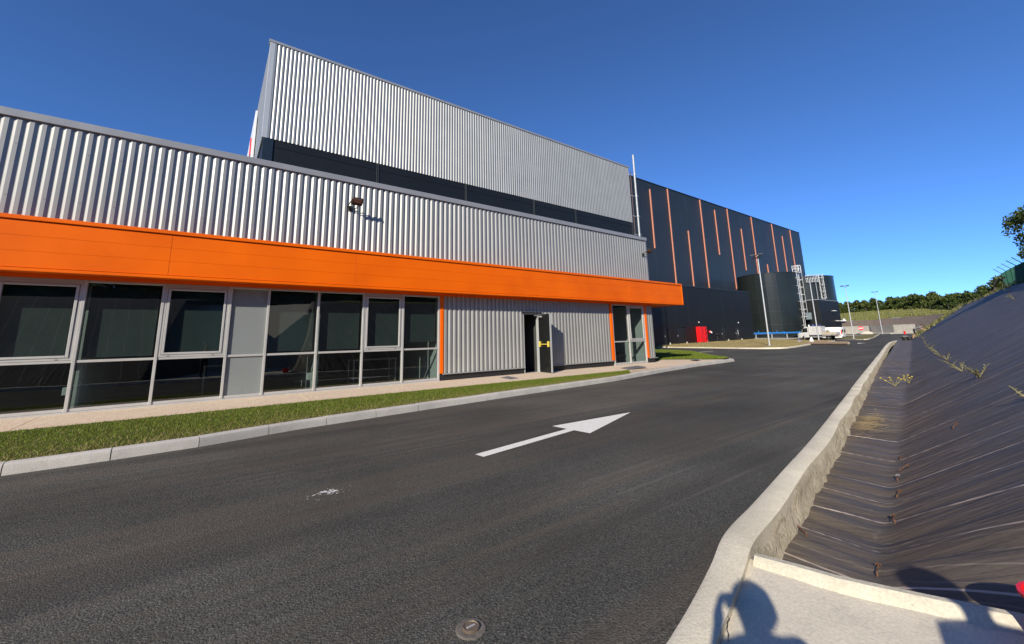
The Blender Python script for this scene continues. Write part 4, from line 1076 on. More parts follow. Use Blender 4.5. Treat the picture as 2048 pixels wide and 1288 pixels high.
# ================================================================== VEGETATION
def blades(name, P_, hmin, hmax, w, mat, lean=.5, up=None):
    n = len(P_); P_ = np.asarray(P_); a = rng.uniform(0, 2 * math.pi, n); h = rng.uniform(hmin, hmax, n); la = rng.uniform(0, 2 * math.pi, n); ll = rng.uniform(0, lean, n) * h
    dx, dy = np.cos(a) * w * .5, np.sin(a) * w * .5; V = np.empty((n, 3, 3))
    V[:, 0] = P_ + np.stack([-dx, -dy, np.zeros(n)], 1); V[:, 1] = P_ + np.stack([dx, dy, np.zeros(n)], 1)
    V[:, 2] = P_ + np.stack([np.cos(la) * ll, np.sin(la) * ll, h], 1)
    o = nmesh(name, V.reshape(-1, 3), np.arange(n * 3).reshape(-1, 3), mat); o['kind'] = 'stuff'; return o
GRASS = m_leaf('grass_blade', [(0, (.075, .12, .010)), (.35, (.135, .20, .016)), (.7, (.19, .265, .026)), (.95, (.25, .30, .04)), (1, (.36, .30, .12))], .55, .30)
DRYG = m_leaf('dry_grass_blade', [(0, (.13, .15, .03)), (.5, (.25, .21, .08)), (1, (.42, .32, .17))], .7, .2)
STRAWB = m_leaf('straw_blade', [(0, (.10, .12, .03)), (.3, (.26, .21, .09)), (1, (.46, .37, .19))], .7, .2)
n = 130000; x = rng.uniform(-7, 13.0, n); t_ = rng.random(n)
y0 = np.array([lk_y(q) for q in x]) + .15; y1 = np.array([gr_y(q) for q in x])
ok = y1 > y0 + .02; x, t_, y0, y1 = x[ok], t_[ok], y0[ok], y1[ok]; y = y0 + (y1 - y0) * t_ + rng.normal(0, .012, len(x))
z = (np.array([terr(q, 9) for q in x]) + .125) * (1 - t_) + -.03 * t_
dry = rng.random(len(x)) < np.exp(-t_ * 6.5) * .75 + .03
pn = np.array([noise.noise((a * .9, b_ * .9, 0)) for a, b_ in zip(x, y)])
hh = .02
blades('verge_grass', np.stack([x, y, z - .004], 1)[~dry], .016, .045, .008, GRASS, 1.0); blades('verge_dry_grass', np.stack([x, y, z - .004], 1)[dry], .02, .06, .010, DRYG, 1.4)
# lawn at the corner
from mathutils.geometry import intersect_point_tri_2d
def inpoly(x, y, poly):
    r = np.zeros(len(x), bool); j = len(poly) - 1
    for i in range(len(poly)):
        xi, yi = poly[i][:2]; xj, yj = poly[j][:2]
        r ^= ((yi > y) != (yj > y)) & (x < (xj - xi) * (y - yi) / (yj - yi + 1e-12) + xi); j = i
    return r
x = rng.uniform(17.5, 34.6, 90000); y = rng.uniform(11.3, 26, 90000); ok = inpoly(x, y, lp); x, y = x[ok], y[ok]
z = -.02 - .06 * np.clip((x - 18) / 8, 0, 1)
blades('lawn_grass', np.stack([x, y, z - .01], 1), .03, .08, .018, GRASS, .9)
# dry tufts on the island
def isl_z(x, y):
    pass
Pt = []
for k in range(42000):
    i = random.randrange(len(A_i := [(p.x + .05, p.y + .1, p.z) for p in polyline_resample([(q[0], q[1], terr(*q) + .115) for q in IS], .8)]) - 1) if k == 0 else random.randrange(len(A_i) - 1)
    f = random.random(); s_ = random.random() ** 1.2
    p = Vector(A_i[i]).lerp(Vector(A_i[i + 1]), f).lerp(Vector(Bn[i]).lerp(Vector(Bn[i + 1]), f), s_)
    if noise.noise((p.x * .35, p.y * .35, 5)) + .25 * random.random() > -.02: Pt.append(p[:])
blades('straw_tufts', np.array(Pt), .03, .12, .025, STRAWB, 1.2)
Pt = []
for k in range(24000):
    i = random.randrange(NB - 1); p = Bv[i].lerp(Bv[i + 1], random.random()).lerp(G[i].lerp(G[i + 1], random.random()), random.random()); Pt.append((p.x, p.y, p.z - .05))
blades('hill_tufts', np.array(Pt), .15, .5, .13, m_leaf('hill_blade', [(0, (.12, .15, .03)), (.5, (.24, .25, .07)), (1, (.38, .34, .15))], .7, .3), .6)
Pt = []
for k in range(5000):
    u = random.uniform(25, 97); v = CRE + random.uniform(.1, 2.2); Pt.append(bank_pt(u, v))
for k in range(3000):
    u = random.uniform(56, 97); v = bank_limits(u) + random.gauss(.15, .25); Pt.append(bank_pt(u, max(v, bank_limits(u))))
blades('crest_grass', np.array(Pt), .12, .5, .10, m_leaf('weed_blade', [(0, (.06, .085, .02)), (.5, (.16, .17, .06)), (1, (.34, .30, .15))], .7, .3), .8)
# dead leaves and straw caught behind the right kerb
V = []; F = []
for k in range(900):
    u = random.uniform(0, 30) ** 1.0; v = random.gauss(-.70 - .012 * u, .035); x_, y_, z_ = bank_pt(u, v); s_ = random.uniform(.008, .028); a = random.uniform(0, 6.28); o_ = len(V); tl = random.uniform(-.6, .6)
    for q in range(4): V.append((x_ + s_ * math.cos(a + q * 1.57), y_ + s_ * .6 * math.sin(a + q * 1.57), z_ + .012 + s_ * tl * math.cos(q * 1.57)))
    F.append((o_, o_ + 1, o_ + 2, o_ + 3))
o = nmesh('dead_leaves', V, F, m_leaf('dead_leaf', [(0, (.10, .05, .02)), (.5, (.30, .19, .07)), (1, (.46, .38, .20))], .8, .2)); o['kind'] = 'stuff'
Pt = []
for k in range(420):
    u = random.gauss(6.1, .55); v = random.gauss(-.42, .09); x_, y_, z_ = bank_pt(u, v); Pt.append((x_, y_, z_ + .005))
V = []; F = []
for x_, y_, z_ in Pt:
    a = random.gauss(-.9, .35); L_ = random.uniform(.04, .16); w = .003; o_ = len(V); c_, s_ = math.cos(a), math.sin(a)
    V += [(x_ - c_ * L_ - s_ * w, y_ - s_ * L_ + c_ * w, z_), (x_ + c_ * L_ - s_ * w, y_ + s_ * L_ + c_ * w, z_ + .02), (x_ + c_ * L_ + s_ * w, y_ + s_ * L_ - c_ * w, z_ + .02), (x_ - c_ * L_ + s_ * w, y_ - s_ * L_ - c_ * w, z_)]; F.append((o_, o_ + 1, o_ + 2, o_ + 3))
o = nmesh('loose_straw', V, F, m_leaf('straw_stalk', [(0, (.36, .26, .11)), (1, (.62, .48, .26))], .7, .1)); o['kind'] = 'stuff'

# ground staples pinning the fabric
STP = [(-.14, .0, 'rusty ground staple at the toe of the fabric bank nearest the concrete pad'), (.90, .06, 'rusty ground staple at the bank toe, second from the concrete pad'), (1.69, .07, 'rusty ground staple at the bank toe, third from the concrete pad'), (2.30, .05, 'rusty ground staple with a pale head at the bank toe, fourth from the pad'), (2.62, .10, 'rusty leaning ground staple at the bank toe, fifth from the pad'), (.28, -.52, 'rusty slanting ground staple pinned beside the rough kerb'), (3.35, .05, 'small ground staple at the bank toe by the loose straw'), (3.9, .62, 'small dark ground staple on the slope above the loose straw'), (6.5, 2.0, 'small dark ground staple high on the slope at the right')]
for k, (u, v, lb) in enumerate(STP):
    p = Vector(bank_pt(u, v)); up = (Vector(bank_pt(u, v + .1)) - p).normalized(); sd_ = TT
    t = thing('ground_staple', tuple(p), lb, 'staple', 'rusty staples pinning the ground fabric')
    q = p + Vector((0, 0, .028)); dr = (TT + up * random.uniform(-.18, .18) + (up * .9 if k in (4, 7, 8) else Vector()) - (NN * .8 if k == 5 else Vector())).normalized(); sd_ = up
    hl_ = .062 if k < 6 else .04
    b = MB(); b.tube([q - dr * (hl_ + .006) - Vector((0, 0, .05)), q - dr * hl_ - Vector((0, 0, .004)), q + dr * hl_ + Vector((0, 0, .004)), q + dr * (hl_ + .006) - Vector((0, 0, .05))], .006, 6); b.build('bar', RUST, t)
    b = MB(); b.tube([q + dr * hl_ - sd_ * .016 + Vector((0, 0, .0)), q + dr * hl_ + Vector((0, 0, .008)), q + dr * (hl_ - .012) + sd_ * .022 - Vector((0, 0, .006))], .007, 6); b.build('head', RUST if k != 3 else GALV, t)

# weeds growing through the fabric
WEED = m_leaf('weed_leaf', [(0, (.06, .07, .02)), (.5, (.15, .15, .05)), (1, (.34, .30, .14))], .6, .3)
WSTEM = plain('weed_stem', (.30, .27, .12), .7, 0, .2, 30)
FLOW = plain('yellow_flower', (.75, .55, .02), .6, 0, .1, 30)
def weed(u, v, h, ns, label, group=None, flowers=False, spread=.6, lean=(-.25, .1)):
    p = Vector(bank_pt(u, v)); t = thing('weed_plant', tuple(p), label, 'weed', group)
    for k in range(ns):
        a = random.uniform(0, 6.28); L_ = h * random.uniform(.6, 1.15); dr = Vector((math.cos(a) * spread + lean[0], math.sin(a) * spread + lean[1], random.uniform(.5, 1.1))).normalized()
        pts = [p + dr * L_ * f + Vector((0, 0, -.12 * L_ * f * f)) + Vector((random.gauss(0, .01), random.gauss(0, .01), 0)) * f for f in (0, .25, .5, .75, 1)]
        b = MB(); b.tube(pts, [.006, .005, .004, .003, .002], 4, False); st = b.build('stem', WSTEM, t)
        V = []; F = []
        for q in range(int(22 * max(.6, min(1.2, L_ / .4)))):
            f = random.uniform(.08, 1); i_ = min(3, int(f * 4)); c_ = pts[i_].lerp(pts[i_ + 1], f * 4 - i_); sz = random.uniform(.009, .022) * max(1, h / .5); d1 = Vector((random.gauss(0, 1), random.gauss(0, 1), random.gauss(.3, .7))).normalized(); d2 = d1.cross(Vector((random.random(), random.random(), .3))).normalized()
            o_ = len(V); V += [(c_ + d1 * .1 * sz)[:], (c_ + d1 * sz + d2 * sz * .4)[:], (c_ + d1 * sz * 2)[:], (c_ + d1 * sz - d2 * sz * .4)[:]]; F.append((o_, o_ + 1, o_ + 2, o_ + 3))
        lf = nmesh('foliage', V, F, WEED, t); WL[lf.name] = WL[t.name]
        if flowers:
            b = MB(); e_ = pts[-1]; b.lathe((e_.x, e_.y, e_.z), [(.012, -.006), (.026, 0), (.018, .012), (.001, .015)], 8); b.build('flower', FLOW, t)
weed(7.55, 1.16, .36, 9, 'straggly yellowish weed low on the slope, biggest of the near ones')
weed(3.55, 1.26, .20, 6, 'small yellow green weed on the slope near the right edge')
weed(12.9, -.25, .36, 7, 'weed with yellow flowers in the flat strip beside the kerb', flowers=True)
weed(13.3, .05, .32, 5, 'leggy weed with yellow flowers at the foot of the slope', flowers=True)
weed(1.5, 1.12, .08, 6, 'tiny reddish dried weed tuft at the right edge of the slope')
weed(9.9, 1.05, .26, 5, 'weed sprawling leftward just beyond the biggest near weed')
weed(12.2, 1.0, .28, 5, 'thin weed in the row climbing away along the slope')
for k, (u, v, h) in enumerate(((14.8, 1.0, .36), (17.5, .93, .40), (20.5, .95, .42), (23.5, .85, .36), (27, .85, .45), (31, .8, .45), (36, .75, .5), (42, .7, .55), (48, .55, .6))):
    weed(u, v, h * .72, 5, 'scraggly weed in the row leading back towards the bending man', 'weeds in a row along the lower slope')
for u, v, h in ((26, 5.0, .5), (30, 4.4, .6), (42, 5.6, .8), (50, 5.2, .9), (58, 5.4, .9), (20, 5.6, .4)):
    weed(u, v, h * .7, 5, 'isolated weed growing high up on the fabric slope', 'weeds high on the slope')

# trees
BARKM = WOODB
LEAFM = [m_leaf('dark_leaf', [(0, (.03, .045, .01)), (.5, (.065, .095, .021)), (.9, (.105, .14, .036)), (1, (.15, .18, .05))], .55, .25),
         m_leaf('olive_leaf', [(0, (.045, .065, .015)), (.5, (.10, .13, .032)), (.9, (.15, .175, .055)), (1, (.20, .22, .085))], .55, .25)]
def crown_mesh(H, Wd, nc, nl, ls, seed, zlo=.12):
    r = random.Random(seed); V = []; F = []
    cl = []
    for k in range(nc):
        f = r.random(); z_ = H * lerp(zlo, .95, f); env = Wd * (math.sin(math.pi * min(1, .25 + .72 * f)) ** .8); a = r.uniform(0, 6.28); q = env * math.sqrt(r.random()) * .85
        cl.append((q * math.cos(a), q * math.sin(a), z_, r.uniform(.14, .27) * Wd * 1.3))
    for c in cl:
        for k in range(nl):
            d = Vector((r.gauss(0, 1), r.gauss(0, 1), r.gauss(0, .8))); d = d.normalized() * c[3] * r.random() ** .45; p = Vector(c[:3]) + d
            n_ = Vector((r.gauss(0, 1), r.gauss(0, 1), r.gauss(.5, 1))).normalized(); t1 = n_.orthogonal().normalized(); t1 = Matrix.Rotation(r.uniform(0, 6.28), 3, n_) @ t1; t2 = n_.cross(t1); s_ = ls * r.uniform(.6, 1.3); o_ = len(V)
            V += [(p - t1 * s_)[:], (p + t2 * s_ * .5)[:], (p + t1 * s_)[:], (p - t2 * s_ * .5)[:]]; F.append((o_, o_ + 1, o_ + 2, o_ + 3))
    return V, F, cl
def tree(loc, H, Wd, nc, nl, ls, seed, mat, label, group=None, zlo=.12):
    t = thing('tree', loc, label, 'tree', group); L_ = Vector(loc)
    V, F, cl = crown_mesh(H, Wd, nc, nl, ls, seed, zlo)
    V = [(v[0] + L_.x, v[1] + L_.y, v[2] + L_.z) for v in V]
    nmesh('crown', V, F, mat, t)
    b = MB(); r0 = H * .022 + .03; b.tube([L_ - Vector((0, 0, .4)), L_ + Vector((.02 * H, 0, H * .35)), L_ + Vector((0, .02 * H, H * .8))], [r0 * 1.3, r0, r0 * .3], 7)
    for c in cl[:9]: b.tube([L_ + Vector((0, 0, min(c[2] * .6, H * .5))), L_ + Vector(c[:3]) * 1.0], [r0 * .45, r0 * .12], 5, False)
    b.build('trunk', BARKM, t); return t
GRP = 'trees of the wood line behind the grassy hill'
LBT = ['dark green bushy tree in the wood line behind the grassy hill', 'olive green bushy tree in the wood line behind the grassy hill', 'taller loose crowned tree standing out of the wood line behind the grassy hill']
def rad(p, d): v = Vector((p.x, p.y, 0)).normalized(); return p + v * d
protos = []
for k in range(7): protos.append((tree((300 + k * 12, -300, -20), 6.2 if k < 5 else 8.2, 2.7 if k < 5 else 2.9, 30, 60, .34, 20 + k, LEAFM[k % 2], LBT[2] if k >= 5 else LBT[k % 2], GRP, .05), k))
used = [False] * 7
GL = polyline_resample(GT, 2.3)
for row, (off_, jit) in enumerate(((2.5, 1.2), (6, 2), (11, 3))):
    for i, p in enumerate(GL):
        if p.y > 50 or p.y < 5: continue
        px_ = random.random()
        if row == 1 and i % 2: continue
        q = rad(p, off_ + random.uniform(-jit, jit)); k = random.randrange(5) if not (row == 1 and i % 8 == 0) else random.choice((5, 6))
        s_ = random.uniform(.52, .84) + .10 * row; s_ *= lerp(1.0, .82, clamp((150 - p.x) / 12))
        t = protos[k][0]; q.z = p.z - .9
        if used[k]: t = dup(t, tuple(q), random.uniform(0, 6.28))
        else: used[k] = True; t.location = q
        t.scale = (s_ * random.uniform(.9, 1.15), s_ * random.uniform(.9, 1.15), s_)
for k in range(7):
    if not used[k]:
        for ch_ in list(protos[k][0].children): bpy.data.objects.remove(ch_)
        bpy.data.objects.remove(protos[k][0])
for k, (u, v, H, lb) in enumerate(((78, 9.0, 2.9, 'leafy bush on the bank crest left of the green fence'), (70, 8.6, 2.4, 'round bush on the bank crest close to the fence end'), (88, 8.6, 2.6, 'low bush on the bank crest where the ridge drops'), (64, 9.5, 2.5, 'dark bush behind the man bending at the fence'))):
    p = bank_pt(u, v); tree((p[0], p[1], p[2] - .3), H, 1.9, 22, 60, .2, 60 + k, LEAFM[k % 2], lb, None, .02)
tree((45.0, -.25, 4.1), 5.9, 2.5, 46, 260, .10, 91, LEAFM[0], 'dark leafy tree leaning in at the right edge above the fence', None, .30)

for k in range(40):
    x = -46 + k * 1.9 + random.uniform(-1, 1); lab = 'tree on the high ground behind the photographer, mirrored in the windows'
    t = tree((x, -25 + random.uniform(-2, 2), 4.2), 10.0, 3.6, 40, 60, .38, 200 + k, LEAFM[k % 2], lab, 'trees behind the photographer', .03) if k < 3 else dup(rear[k % 3], (x, -25 + random.uniform(-2, 2), 4.2), random.uniform(0, 6))
    if k == 0: rear = []
    if k < 3: rear.append(t)
rb = MB(); rb.quad((-80, -12, 4.6), (30, -15, 4.6), (60, -60, 5), (-120, -60, 5)); struct(rb.build('rear_ground', FIELD))

# ================================================================== GREEN FENCE on the crest
gf = thing('green_fence', bank_pt(30, CRE + .35), 'dark green mesh fence with angled barbed arms on top of the bank', 'fence')
posts = np.arange(24, 54.5, 2.5); wire_me = None
for i, u in enumerate(posts):
    p = Vector(bank_pt(u, CRE + .35)); b = MB(); b.box(p.x - .035, p.x + .035, p.y - .035, p.y + .035, p.z - .3, p.z + 1.55); b.build('post', GREENF, gf)
    b = MB(); b.tube([p + Vector((0, 0, 1.52)), p + Vector((-.10, .42, 1.98))], .028, 5); b.build('barb_arm', plain('dark_arm', (.03, .05, .05), .5), gf)
    if i < len(posts) - 1:
        q = Vector(bank_pt(posts[i + 1], CRE + .35)); b = MB(); nw = 40
        for k in range(nw + 1):
            a = p.lerp(q, k / nw); b.box(a.x - .006, a.x + .006, a.y - .006, a.y + .006, a.z + .02, a.z + 1.5)
        for h in np.linspace(.04, 1.48, 9):
            b.tube([p + Vector((0, 0, h)), q + Vector((0, 0, h))], .009, 4, False)
        b.build('mesh_panel', GREENF, gf)
        b = MB()
        for f in (.45, .8): b.tube([p + Vector((-.10 * f, .42 * f, 1.52 + .46 * f)), q + Vector((-.10 * f, .42 * f, 1.52 + .46 * f))], .006, 3, False)
        b.build('barbed_wire', GALV, gf)

# ================================================================== LAMP POSTS
def lamp(x, y, z, h, label, heads):
    t = thing('lamp_post', (x, y, z), label, 'lamp post', 'lamp posts along the road')
    b = MB(); b.tube([(x, y, z - .2), (x, y, z + h * .5), (x, y, z + h)], [.088, .068, .045], 12); b.build('pole', GALV, t, True)
    b = MB(); b.lathe((x, y, z), [(.19, -.1), (.19, .02), (.12, .05)], 12); b.build('base_flange', GALV, t)
    b = MB(); b.tube([(x, y - .42, z + h + .02), (x, y + .42, z + h + .02)], .035, 6); b.tube([(x, y, z + h), (x, y, z + h + .12)], .05, 6); b.build('cross_arm', BLACKP, t)
    for s_ in heads:
        b = MB(); c = (x - .15, y + s_, z + h + .09); rot = Matrix.Rotation(R(-14), 3, 'Y')
        b.box(c[0] - .28, c[0] + .22, c[1] - .17, c[1] + .17, c[2] - .05, c[2] + .05, rot, c); hd = b.build('floodlight_head', plain('lamp_grey', (.13, .135, .14), .5, .3), t)
        b = MB(); b.box(c[0] - .24, c[0] + .16, c[1] - .13, c[1] + .13, c[2] - .062, c[2] - .052, rot, c); b.build('lens', LAMPG, hd)
lamp(46.0, 18.55, -.02, 9.35, 'tallest looking lamp post, on the straw island before the left tank', (-.40, .40))
p_ = (46.0, 18.55)
t = bpy.data.objects['lamp_post']; b = MB(); b.bbox(45.75, 45.95, 18.2, 18.5, 9.05, 9.22, .02); b.bbox(45.8, 46.0, 18.65, 18.95, 8.98, 9.14, .02); b.build('camera_cluster', BLACKP, t)
lamp(67.4, 20.9, .02, 8.75, 'slim lamp post standing in front of the white truck', (-.38, .38))
lamp(81.4, 20.6, .03, 8.2, 'lamp post on the grass patch just right of the white van', (-.38, .38))
lamp(125.3, 26.3, .17, 9.8, 'far lamp post before the concrete wall blocks', (-.4, .4))

# ================================================================== VEHICLES
def wheel(parent, x, y, z, r, w):
    s_ = 1
    b = MB(); b.lathe((x, y, z), [(r * .62, -w / 2), (r * .95, -w / 2), (r, -w * .3), (r, w * .3), (r * .95, w / 2), (r * .62, w / 2)], 20, 'x'); wh_ = b.build('wheel', BLACKR, parent, True)
    b = MB(); b.lathe((x, y, z), [(r * .15, -w * .52), (r * .3, -w * .46), (r * .60, -w * .40), (r * .60, w * .40), (r * .3, w * .46), (r * .15, w * .52)], 14, 'x'); b.build('rim', GALV, wh_, True)
def section(cx, y, w, zb, zs, zt, r=.16):
    return [(cx - w, y, zb), (cx - w, y, zs), (cx - w + .05, y, lerp(zs, zt, .72)), (cx - w + r, y, zt), (cx + w - r, y, zt), (cx + w - .05, y, lerp(zs, zt, .72)), (cx + w, y, zs), (cx + w, y, zb)]
vx, vy, vz = 84.6, 25.1, -.13
van = thing('white_van', (vx, vy, vz), 'white panel van parked behind the flatbed truck, rear end to the right', 'van')
b = MB(); b.loft([section(vx, vy + y, w, vz + .26, vz + zs, vz + zt, r) for y, w, zs, zt, r in ((-2.48, .90, 1.0, 1.86, .16), (-2.42, .96, 1.05, 1.96, .16), (-1.0, .98, 1.05, 2.0, .17), (.8, .98, 1.05, 1.99, .17), (1.15, .97, 1.05, 1.90, .18), (1.85, .95, 1.02, 1.28, .22), (2.35, .90, .85, 1.02, .2), (2.5, .82, .6, .8, .2))]); b.build('body', WHITEP, van, True)
b = MB()
for s_ in (-1, 1): b.prism([(vx + s_ * .955, vy + .25, vz + 1.10), (vx + s_ * .955, vy + 1.45, vz + 1.10), (vx + s_ * .93, vy + .95, vz + 1.72), (vx + s_ * .93, vy + .25, vz + 1.76)], (s_ * .028, 0, 0))
b.build('side_window', GLASSV, van)
b = MB(); b.prism([(vx - .8, vy + 1.22, vz + 1.86), (vx + .8, vy + 1.22, vz + 1.86), (vx + .86, vy + 1.84, vz + 1.32), (vx - .86, vy + 1.84, vz + 1.32)], (0, .03, .04)); b.build('windscreen', GLASSV, van)
for s_ in (-.46, .46):
    b = MB(); b.bbox(vx + s_ - .44, vx + s_ + .44, vy - 2.505, vy - 2.47, vz + .42, vz + 1.80, .01); rd = b.build('rear_door', WHITEP, van)
    b = MB(); b.bbox(vx + s_ - .33, vx + s_ + .33, vy - 2.512, vy - 2.506, vz + 1.12, vz + 1.62, .004); b.build('window', GLASSV, rd)
for s_ in (-1, 1):
    b = MB(); b.bbox(vx + s_ * .93 - .05, vx + s_ * .93 + .05, vy - 2.50, vy - 2.38, vz + .85, vz + 1.55, .01); b.build('tail_light', REDP, van)
    b = MB(); b.bbox(vx + s_ * 1.10 - .09, vx + s_ * 1.10 + .09, vy + 1.25, vy + 1.37, vz + 1.12, vz + 1.40, .02); b.build('wing_mirror', BLACKP, van)
b = MB(); b.bbox(vx - .97, vx + .97, vy - 2.56, vy - 2.42, vz + .28, vz + .46, .02); b.build('bumper', plain('grey_bumper', (.07, .07, .07), .6), van)
b = MB(); b.bbox(vx - .995, vx - .972, vy - 2.2, vy + 1.7, vz + .50, vz + .60, .008); b.build('side_moulding', plain('grey_bumper', (0, 0, 0)), van)
b = MB(); b.bbox(vx - .26, vx + .26, vy - 2.575, vy - 2.562, vz + .31, vz + .42, .002); b.build('number_plate', SANDP, van)
for sx_ in (-.84, .84):
    for y in (-1.55, 1.55): wheel(van, vx + sx_, vy + y, vz + .33, .33, .22)
TRUCKP = plain('shaded_dirty_white_paint', (.50, .50, .485), .45, 0, .12, 2, grime=.35)  # white base greyed to carry the cab's shade, with grime blotches on top
tx, ty, tz = 80.6, 24.9, -.14
tr = thing('white_truck', (tx, ty, tz), 'white flatbed works truck with a ribbed tall box behind its cab', 'truck')
b = MB(); b.loft([section(tx, ty + y, w, tz + .45, tz + zs, tz + zt, r) for y, w, zs, zt, r in ((1.05, .95, 1.25, 2.15, .12), (1.55, .95, 1.25, 2.15, .14), (1.75, .94, 1.22, 2.02, .16), (2.15, .93, 1.2, 1.38, .2), (2.5, .92, 1.05, 1.2, .2), (2.62, .85, .8, .98, .2))]); b.build('cab', TRUCKP, tr, True)
b = MB()
for s_ in (-1, 1): b.prism([(tx + s_ * .935, ty + 1.2, tz + 1.28), (tx + s_ * .935, ty + 2.02, tz + 1.28), (tx + s_ * .90, ty + 1.74, tz + 1.92), (tx + s_ * .90, ty + 1.2, tz + 1.98)], (s_ * .03, 0, 0))
b.build('side_window', GLASSV, tr)
b = MB(); b.prism([(tx - .78, ty + 1.80, tz + 2.0), (tx + .78, ty + 1.80, tz + 2.0), (tx + .84, ty + 2.16, tz + 1.42), (tx - .84, ty + 2.16, tz + 1.42)], (0, .03, .02)); b.build('windscreen', GLASSV, tr)
b = MB(); b.box(tx - .45, tx + .45, ty - 2.5, ty + 2.4, tz + .50, tz + .70); b.build('chassis', BLACKP, tr)
b = MB(); b.bbox(tx - 1.0, tx + 1.0, ty - .72, ty + 1.0, tz + .80, tz + 2.22, .02); box_ = b.build('ribbed_box', TRUCKP, tr)
for k in range(7):
    y = ty + lerp(-.66, .94, k / 6)
    for s_ in (-1, 1):
        b = MB(); b.bbox(tx + s_ * 1.02 - .022, tx + s_ * 1.02 + .022, y - .045, y + .045, tz + .9, tz + 2.2, .008); b.build('rib', TRUCKP, box_)
b = MB(); b.bbox(tx - 1.03, tx + 1.03, ty - 2.62, ty - .74, tz + .74, tz + .86, .01); bed = b.build('flatbed', plain('bed_grey', (.22, .21, .20), .7), tr)
for s_ in (-1, 1):
    b = MB(); b.bbox(tx + s_ * 1.0 - .02, tx + s_ * 1.0 + .02, ty - 2.6, ty - .75, tz + .862, tz + 1.22, .008); b.build('dropside', plain('dropside_tan', (.42, .36, .27), .6), tr)
b = MB(); b.bbox(tx - 1.0, tx + 1.0, ty - 2.63, ty - 2.59, tz + .862, tz + 1.22, .008); b.build('tailboard', TRUCKP, tr)
for s_ in (-1, 1):
    b = MB(); b.bbox(tx + s_ * .85 - .1, tx + s_ * .85 + .1, ty - 2.66, ty - 2.62, tz + .58, tz + .70, .008); b.build('tail_light', REDP, tr)
    b = MB(); b.bbox(tx + s_ * 1.12 - .09, tx + s_ * 1.12 + .09, ty + 1.98, ty + 2.08, tz + 1.32, tz + 1.72, .02); b.build('wing_mirror', BLACKP, tr)
    b = MB(); b.bbox(tx + s_ * .68 - .14, tx + s_ * .68 + .14, ty + 2.54, ty + 2.62, tz + .82, tz + .96, .02); b.build('headlight', LAMPG, tr)
    b = MB(); b.bbox(tx + s_ * .98 - .02, tx + s_ * .98 + .02, ty - 1.2, ty + .85, tz + .42, tz + .62, .01); b.build('side_guard', plain('bed_grey', (0, 0, 0)), tr)
for sx_ in (-.82, .82):
    for y in (-1.55, 1.75): wheel(tr, tx + sx_, ty + y, tz + .36, .36, .24)
def heap(name, c, rx, ry, h, mat, label, cat, seed=0, n=22):
    V = []; F = []; m_ = 7
    for k in range(m_ + 1):
        f = k / m_
        for q in range(n):
            a = q * 2 * math.pi / n; w = 1 + .22 * noise.noise((math.cos(a) * 1.3 + seed, math.sin(a) * 1.3, f)); V.append((c[0] + rx * f * w * math.cos(a), c[1] + ry * f * w * math.sin(a), c[2] + h * (math.cos(f * math.pi) * .5 + .5) + .06 * h * noise.noise((q, k, seed)) * (1 - f)))
    for k in range(m_):
        for q in range(n): F.append((k * n + q, (k + 1) * n + q, (k + 1) * n + (q + 1) % n, k * n + (q + 1) % n))
    return tag(nmesh(name, V, F, mat, smooth=True), label, cat)
heap('load', (tx - .25, ty - 1.35, tz + .87), .62, .55, .75, SOILP, 'brown earthy load heaped on the flatbed behind the ribbed box', 'load', 2)
b = MB(); b.loft([[(tx - .7 + .25 * math.sin(k), ty - .9 + 1.1 * k / 5 + .5, tz + 2.23), (tx - .7, ty - .4 + 1.1 * k / 5, tz + 2.42 + .10 * math.sin(k * 2.1)), (tx + .2, ty - .4 + 1.1 * k / 5, tz + 2.52 + .08 * math.sin(k * 1.7 + 1)), (tx + .6, ty - .4 + 1.1 * k / 5, tz + 2.24)] for k in range(6)]); tag(b.build('blue_tarp', BLUET, None, True), 'dark blue tarp bundled on top of the white truck box', 'tarp')
bc = MB(); bc.lathe((tx - .3, ty + 1.1, tz + 2.16), [(.14, 0), (.14, .05), (.10, .10), (.10, .28), (.06, .34)], 12); o = bc.build('beacon', WHITEP, tr, True)

# far bits
heap('sand_heap', (130.3, 30.3, .28), 1.6, 2.6, .75, SANDP, 'pale sand heap at the foot of the far wall blocks', 'sand heap', 5)
sgn = thing('road_sign', (126.9, 30.4, .2), 'round red no entry sign on a thin post before the far wall blocks', 'sign')
b = MB(); b.tube([(126.9, 30.4, .1), (126.9, 30.4, 1.6)], .05, 6); b.build('post', GALV, sgn)
dirc = Vector((-126.9, -30.4, 0)).normalized()
b = MB(); pl = [Vector((126.9, 30.4, 1.75)) + dirc * .06 + Vector((-dirc.y, dirc.x, 0)) * .5 * math.cos(a) + Vector((0, 0, .5 * math.sin(a))) for a in np.linspace(0, 2 * math.pi, 25)[:-1]]; b.prism(pl, -dirc * .03); b.build('disc', plain('sign_red', (.75, .04, .05), .4), sgn)
b = MB(); sv = Vector((-dirc.y, dirc.x, 0)); c_ = Vector((126.9, 30.4, 1.75)) + dirc * .07; b.prism([c_ - sv * .38 - Vector((0, 0, .1)), c_ + sv * .38 - Vector((0, 0, .1)), c_ + sv * .38 + Vector((0, 0, .1)), c_ - sv * .38 + Vector((0, 0, .1))], dirc * .01); b.build('white_bar', WHITEP, sgn)
mk = thing('red_marker', (113.6, 20.4, .25), 'small red hydrant post in front of the lit end block', 'hydrant')
b = MB(); b.lathe((113.6, 20.4, .25), [(.2, 0), (.2, .06), (.13, .1), (.13, .45), (.17, .48), (.17, .58), (.05, .66)], 12); b.build('body', REDP, mk, True)
b = MB(); b.tube([(113.42, 20.22, .65), (113.78, 20.58, .65)], .07, 8); b.build('outlet', REDP, mk)
heap('white_boulder', (148.4, 39.1, 4.0), .65, .65, .75, WHITEP, 'small white boulder on the top edge of the far brown bank', 'boulder', 8, 12)
